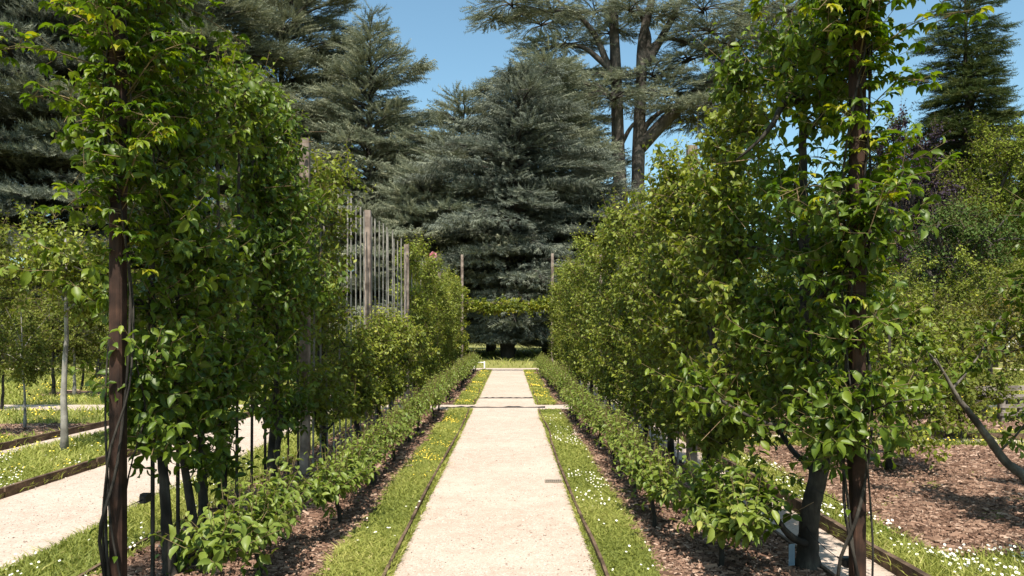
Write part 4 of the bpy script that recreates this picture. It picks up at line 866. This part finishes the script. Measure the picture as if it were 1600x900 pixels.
conifer(1508, -22, 44, 'tall dark spruce on the right against the sky', 5.0, 230, 608, 'spruce', 'spruce_tree', 'spruce', zb=3, prof=lambda u: .05 + .95 * (1 - u) ** .7, droop=.25, hang=.5, up=-.05, L=(.55, 1.05), dens=1.2, tilt=.6)
# the great cedar with bare stems
g = thing('cedar_tree', at(985, 553, 53)[:2].tolist() + [0], 'great multi stemmed cedar with bare trunks and flat layers against the sky', 'cedar', CG)
gb = np.array(g.location); rng = np.random.default_rng(650); wd = MB(); mb = MB()
def gp(px, py, dz=0.0): return at(px, py, 53 + dz) * np.array([1, 1, 1]) - gb
def stem_(pts, r0, r1, wd_=None, n=20, name='limb'):
    m_ = MB(); p = catmull([gp(*q) for q in pts], n); tube(m_, p, np.linspace(r0, r1, n), 9, 0, .05, rng); m_.build(name, M['cedar_bark'], g); return p
t1 = stem_([(958, 556), (966, 440), (970, 330), (966, 230), (963, 130), (960, 60), (957, -20), (955, -120)], .62, .26, None, 26, 'trunk')
t2 = stem_([(1000, 556), (993, 440), (996, 300), (999, 200), (1002, 120), (1004, 60), (1018, 0), (1030, -90)], .60, .22, None, 26, 'trunk')
limbs = [stem_(q, r, .07, None, 16) for q, r in [
    ([(962, 130), (945, 90), (930, 55), (905, 25), (880, 8), (850, -20)], .30), ([(958, 112), (935, 92), (918, 78), (900, 71), (872, 70), (840, 80)], .24),
    ([(1003, 105), (1014, 62), (1002, 25), (984, -15)], .26), ([(1010, 100), (1036, 55), (1060, 10), (1080, -40)], .36), ([(1008, 80), (1040, 60), (1080, 70), (1120, 84)], .2),
    ([(1000, 230), (1050, 178), (1092, 142), (1120, 122), (1142, 70), (1158, 15), (1166, -50)], .52), ([(1128, 108), (1165, 95), (1210, 90)], .24),
    ([(966, 235), (985, 200), (1000, 185)], .2), ([(998, 215), (1015, 190), (1040, 172), (1085, 165)], .26), ([(966, 160), (930, 135), (880, 128), (830, 132)], .26), ([(970, 300), (958, 262), (930, 250), (890, 262)], .24)]]
for (cx, cy, hw, n, dr) in [(800, 8, 55, 8, .12), (770, 30, 30, 5, .16), (845, 38, 62, 9, .12), (880, 72, 60, 9, .12), (865, 18, 60, 8, .1), (930, 20, 55, 8, .12), (985, 15, 50, 8, .12), (1030, 25, 45, 7, .12), (955, 50, 40, 6, .1),
                            (850, 118, 85, 11, .12), (905, 135, 85, 11, .14), (790, 140, 60, 9, .16), (960, 152, 80, 10, .14), (1020, 120, 75, 10, .12), (1040, 150, 80, 11, .15), (1075, 95, 70, 10, .12), (1110, 50, 65, 9, .12),
                            (1150, 75, 75, 10, .13), (1180, 25, 80, 10, .12), (1205, 55, 70, 9, .12), (1100, 15, 60, 8, .12), (1085, 188, 48, 8, .28), (1060, 170, 60, 9, .2), (1110, 165, 55, 9, .25), (880, 190, 75, 10, .2), (820, 185, 70, 10, .2), (920, 235, 55, 8, .3), (860, 250, 70, 9, .3), (1140, 130, 60, 9, .2), (1170, 110, 70, 9, .2), (1230, 20, 70, 9, .15), (1260, 60, 60, 8, .15)]:
    dz = rng.uniform(-2.5, 2.5); c = gp(cx, cy, dz); R = hw * 53 / F; n = n + 3
    for i in range(n):
        a = i * 6.283 / n + rng.normal(0, .25); l = R * rng.uniform(.75, 1.15); e = c + np.array([math.cos(a) * l, math.sin(a) * l * .9, l * rng.normal(-.02, .10)])
        plate(mb, wd, c + np.array([0, 0, rng.normal(0, .12)]), e, max(.35, l * .36), int(7 + 9 * l), rng, dr, (.6, 1.25), .06)
wd.build('branch', M['cedar_bark'], g); mb.build('crown', M['cedar'], g, False)
# small drooping trees / trunks seen under the arch
for px, pyb, top, lab in [(798, 553, 492, 'small blue cedar on a short dark trunk in the shade under the arch'), (766, 549, 480, 'small cedar with reddish trunk left of centre under the arch')]:
    d = H * F / (pyb - 519.0); x = (px - 797) * d / F; t = thing('cedar_tree', (x, d, 0), lab, 'cedar', CG); cedar(t, H - (top - 519) * d / F, 2.6, 40, 660 + px, 'blue_cedar', zb=1.5, prof=lambda u: .3 + .7 * (1 - u) ** .6, droop=.3, hang=.5, tr=.42)

# ------------------------------------------------------------------ park trees behind
BG = 'park trees behind the garden'
def bgtree(px, top, d, rad, n, seed, label, mat, ll=.26, th=None, tr=.25, **kw):
    x = (px - 797) * d / F; Ht = H - (top - 519) * d / F; t = thing('park_tree', (x, d, 0), label, 'tree', BG); dtree(t, Ht, max(.8, Ht - 2 * rad[2]) if th is None else th, rad, n, seed, mat, ll, 8, tr, 'cedar_bark', limbs=16, sl=(.3, 1.0), **kw)
bgtree(1545, 200, 34, (3.2, 3.0, 3.4), 2200, 701, 'rounded light green tree in front of the spruce on the right', 'round_tree', .17)
bgtree(1418, 185, 33, (1.9, 1.9, 3.9), 1800, 702, 'dark purple leaved tree right of the near right post', 'purple', .17)
bgtree(1600, 165, 60, (6, 5, 6.5), 1500, 703, 'dark green tree behind the spruce at the right edge', 'dark_tree', .32)
bgtree(1450, 165, 58, (5, 5, 6.5), 1300, 704, 'dark tree behind the purple leaved one', 'dark_tree', .32)
bgtree(1330, 200, 62, (6, 5, 7), 1300, 705, 'dark tree hidden behind the right trellis foliage', 'dark_tree', .32)
bgtree(1200, 260, 64, (6, 5, 6.5), 1300, 706, 'dark tree behind the right trellis, left of the purple one', 'dark_tree', .32)
bgtree(1490, 330, 27, (2.6, 2.4, 2.0), 900, 707, 'shady green tree below the rounded light green tree', 'dark_tree', .15)
bgtree(692, 262, 66, (5.2, 5, 6.0), 1300, 708, 'yellow green tree showing between the two middle cedars', 'round_tree', .3)
for i, (px, top, d, r) in enumerate([(-30, 432, 46, 4.2), (70, 445, 44, 3.6), (160, 436, 46, 3.8), (250, 432, 48, 4.2), (345, 415, 50, 4.0), (445, 420, 52, 4.2)]):
    bgtree(px, top, d, (r, 3, 3.2), 1000, 720 + i, '%s of the leafy trees under the left cedars, counted from the left' % ORD[i], 'round_tree' if i % 2 else 'dark_tree', .22, .8)
for i, (px, top, d, r) in enumerate([(1050, 400, 60, 5), (1130, 380, 66, 5), (1290, 360, 58, 5), (1400, 370, 50, 4.2), (1500, 400, 48, 4.2), (1620, 380, 50, 4.4)]):
    bgtree(px, top, d, (r, 3, 3.6), 1000, 760 + i, '%s of the leafy park trees far behind the right orchard, counted from the left' % ORD[i], 'round_tree' if i % 2 else 'dark_tree', .24, .8)
for i, (px, top, d, r) in enumerate([(560, 430, 62, 4.6), (660, 425, 64, 4.6), (770, 435, 72, 5), (870, 440, 72, 5), (960, 420, 66, 5)]):
    bgtree(px, top, d, (r, 3, 3.2), 900, 740 + i, '%s of the dark trees behind the far lawn, counted from the left' % ORD[i], 'dark_tree', .28, .8)
# pale house glimpsed between the leaves
g = thing('pale_house', at(1590, 519, 80)[:2].tolist() + [0], 'white house glimpsed between leaves at the right', 'house')
mb = MB(); box(mb, (0, 4, 5), (16, 8, 10)); mb.build('wall', M['white'], g, False)
mb = MB(); mb.add(np.array([(-8.5, -.5, 9.99), (8.5, -.5, 9.99), (8.5, 8.5, 9.99), (-8.5, 8.5, 9.99), (-6, 4, 13), (6, 4, 13)]), [np.array([(0, 1, 5, 4), (2, 3, 4, 5)]), np.array([(1, 2, 5), (3, 0, 4)])]); mb.build('roof', M['roof'], g, False)
for ix in range(5):
    for z in (3.0, 7.6):
        w0 = (ix - 2) * 3.0; mb = MB()
        for sx in (-1, 1): box(mb, (w0 + sx * .62, -.03, z), (.12, .12, 1.9))
        for sz in (-1, 1): box(mb, (w0, -.03, z + sz * .89), (1.11, .11, .12))
        wo = mb.build('window', M['white'], g, False); mb = MB(); box(mb, (w0, -.006, z), (1.11, .02, 1.66)); mb.build('pane', M['glass'], wo, False)
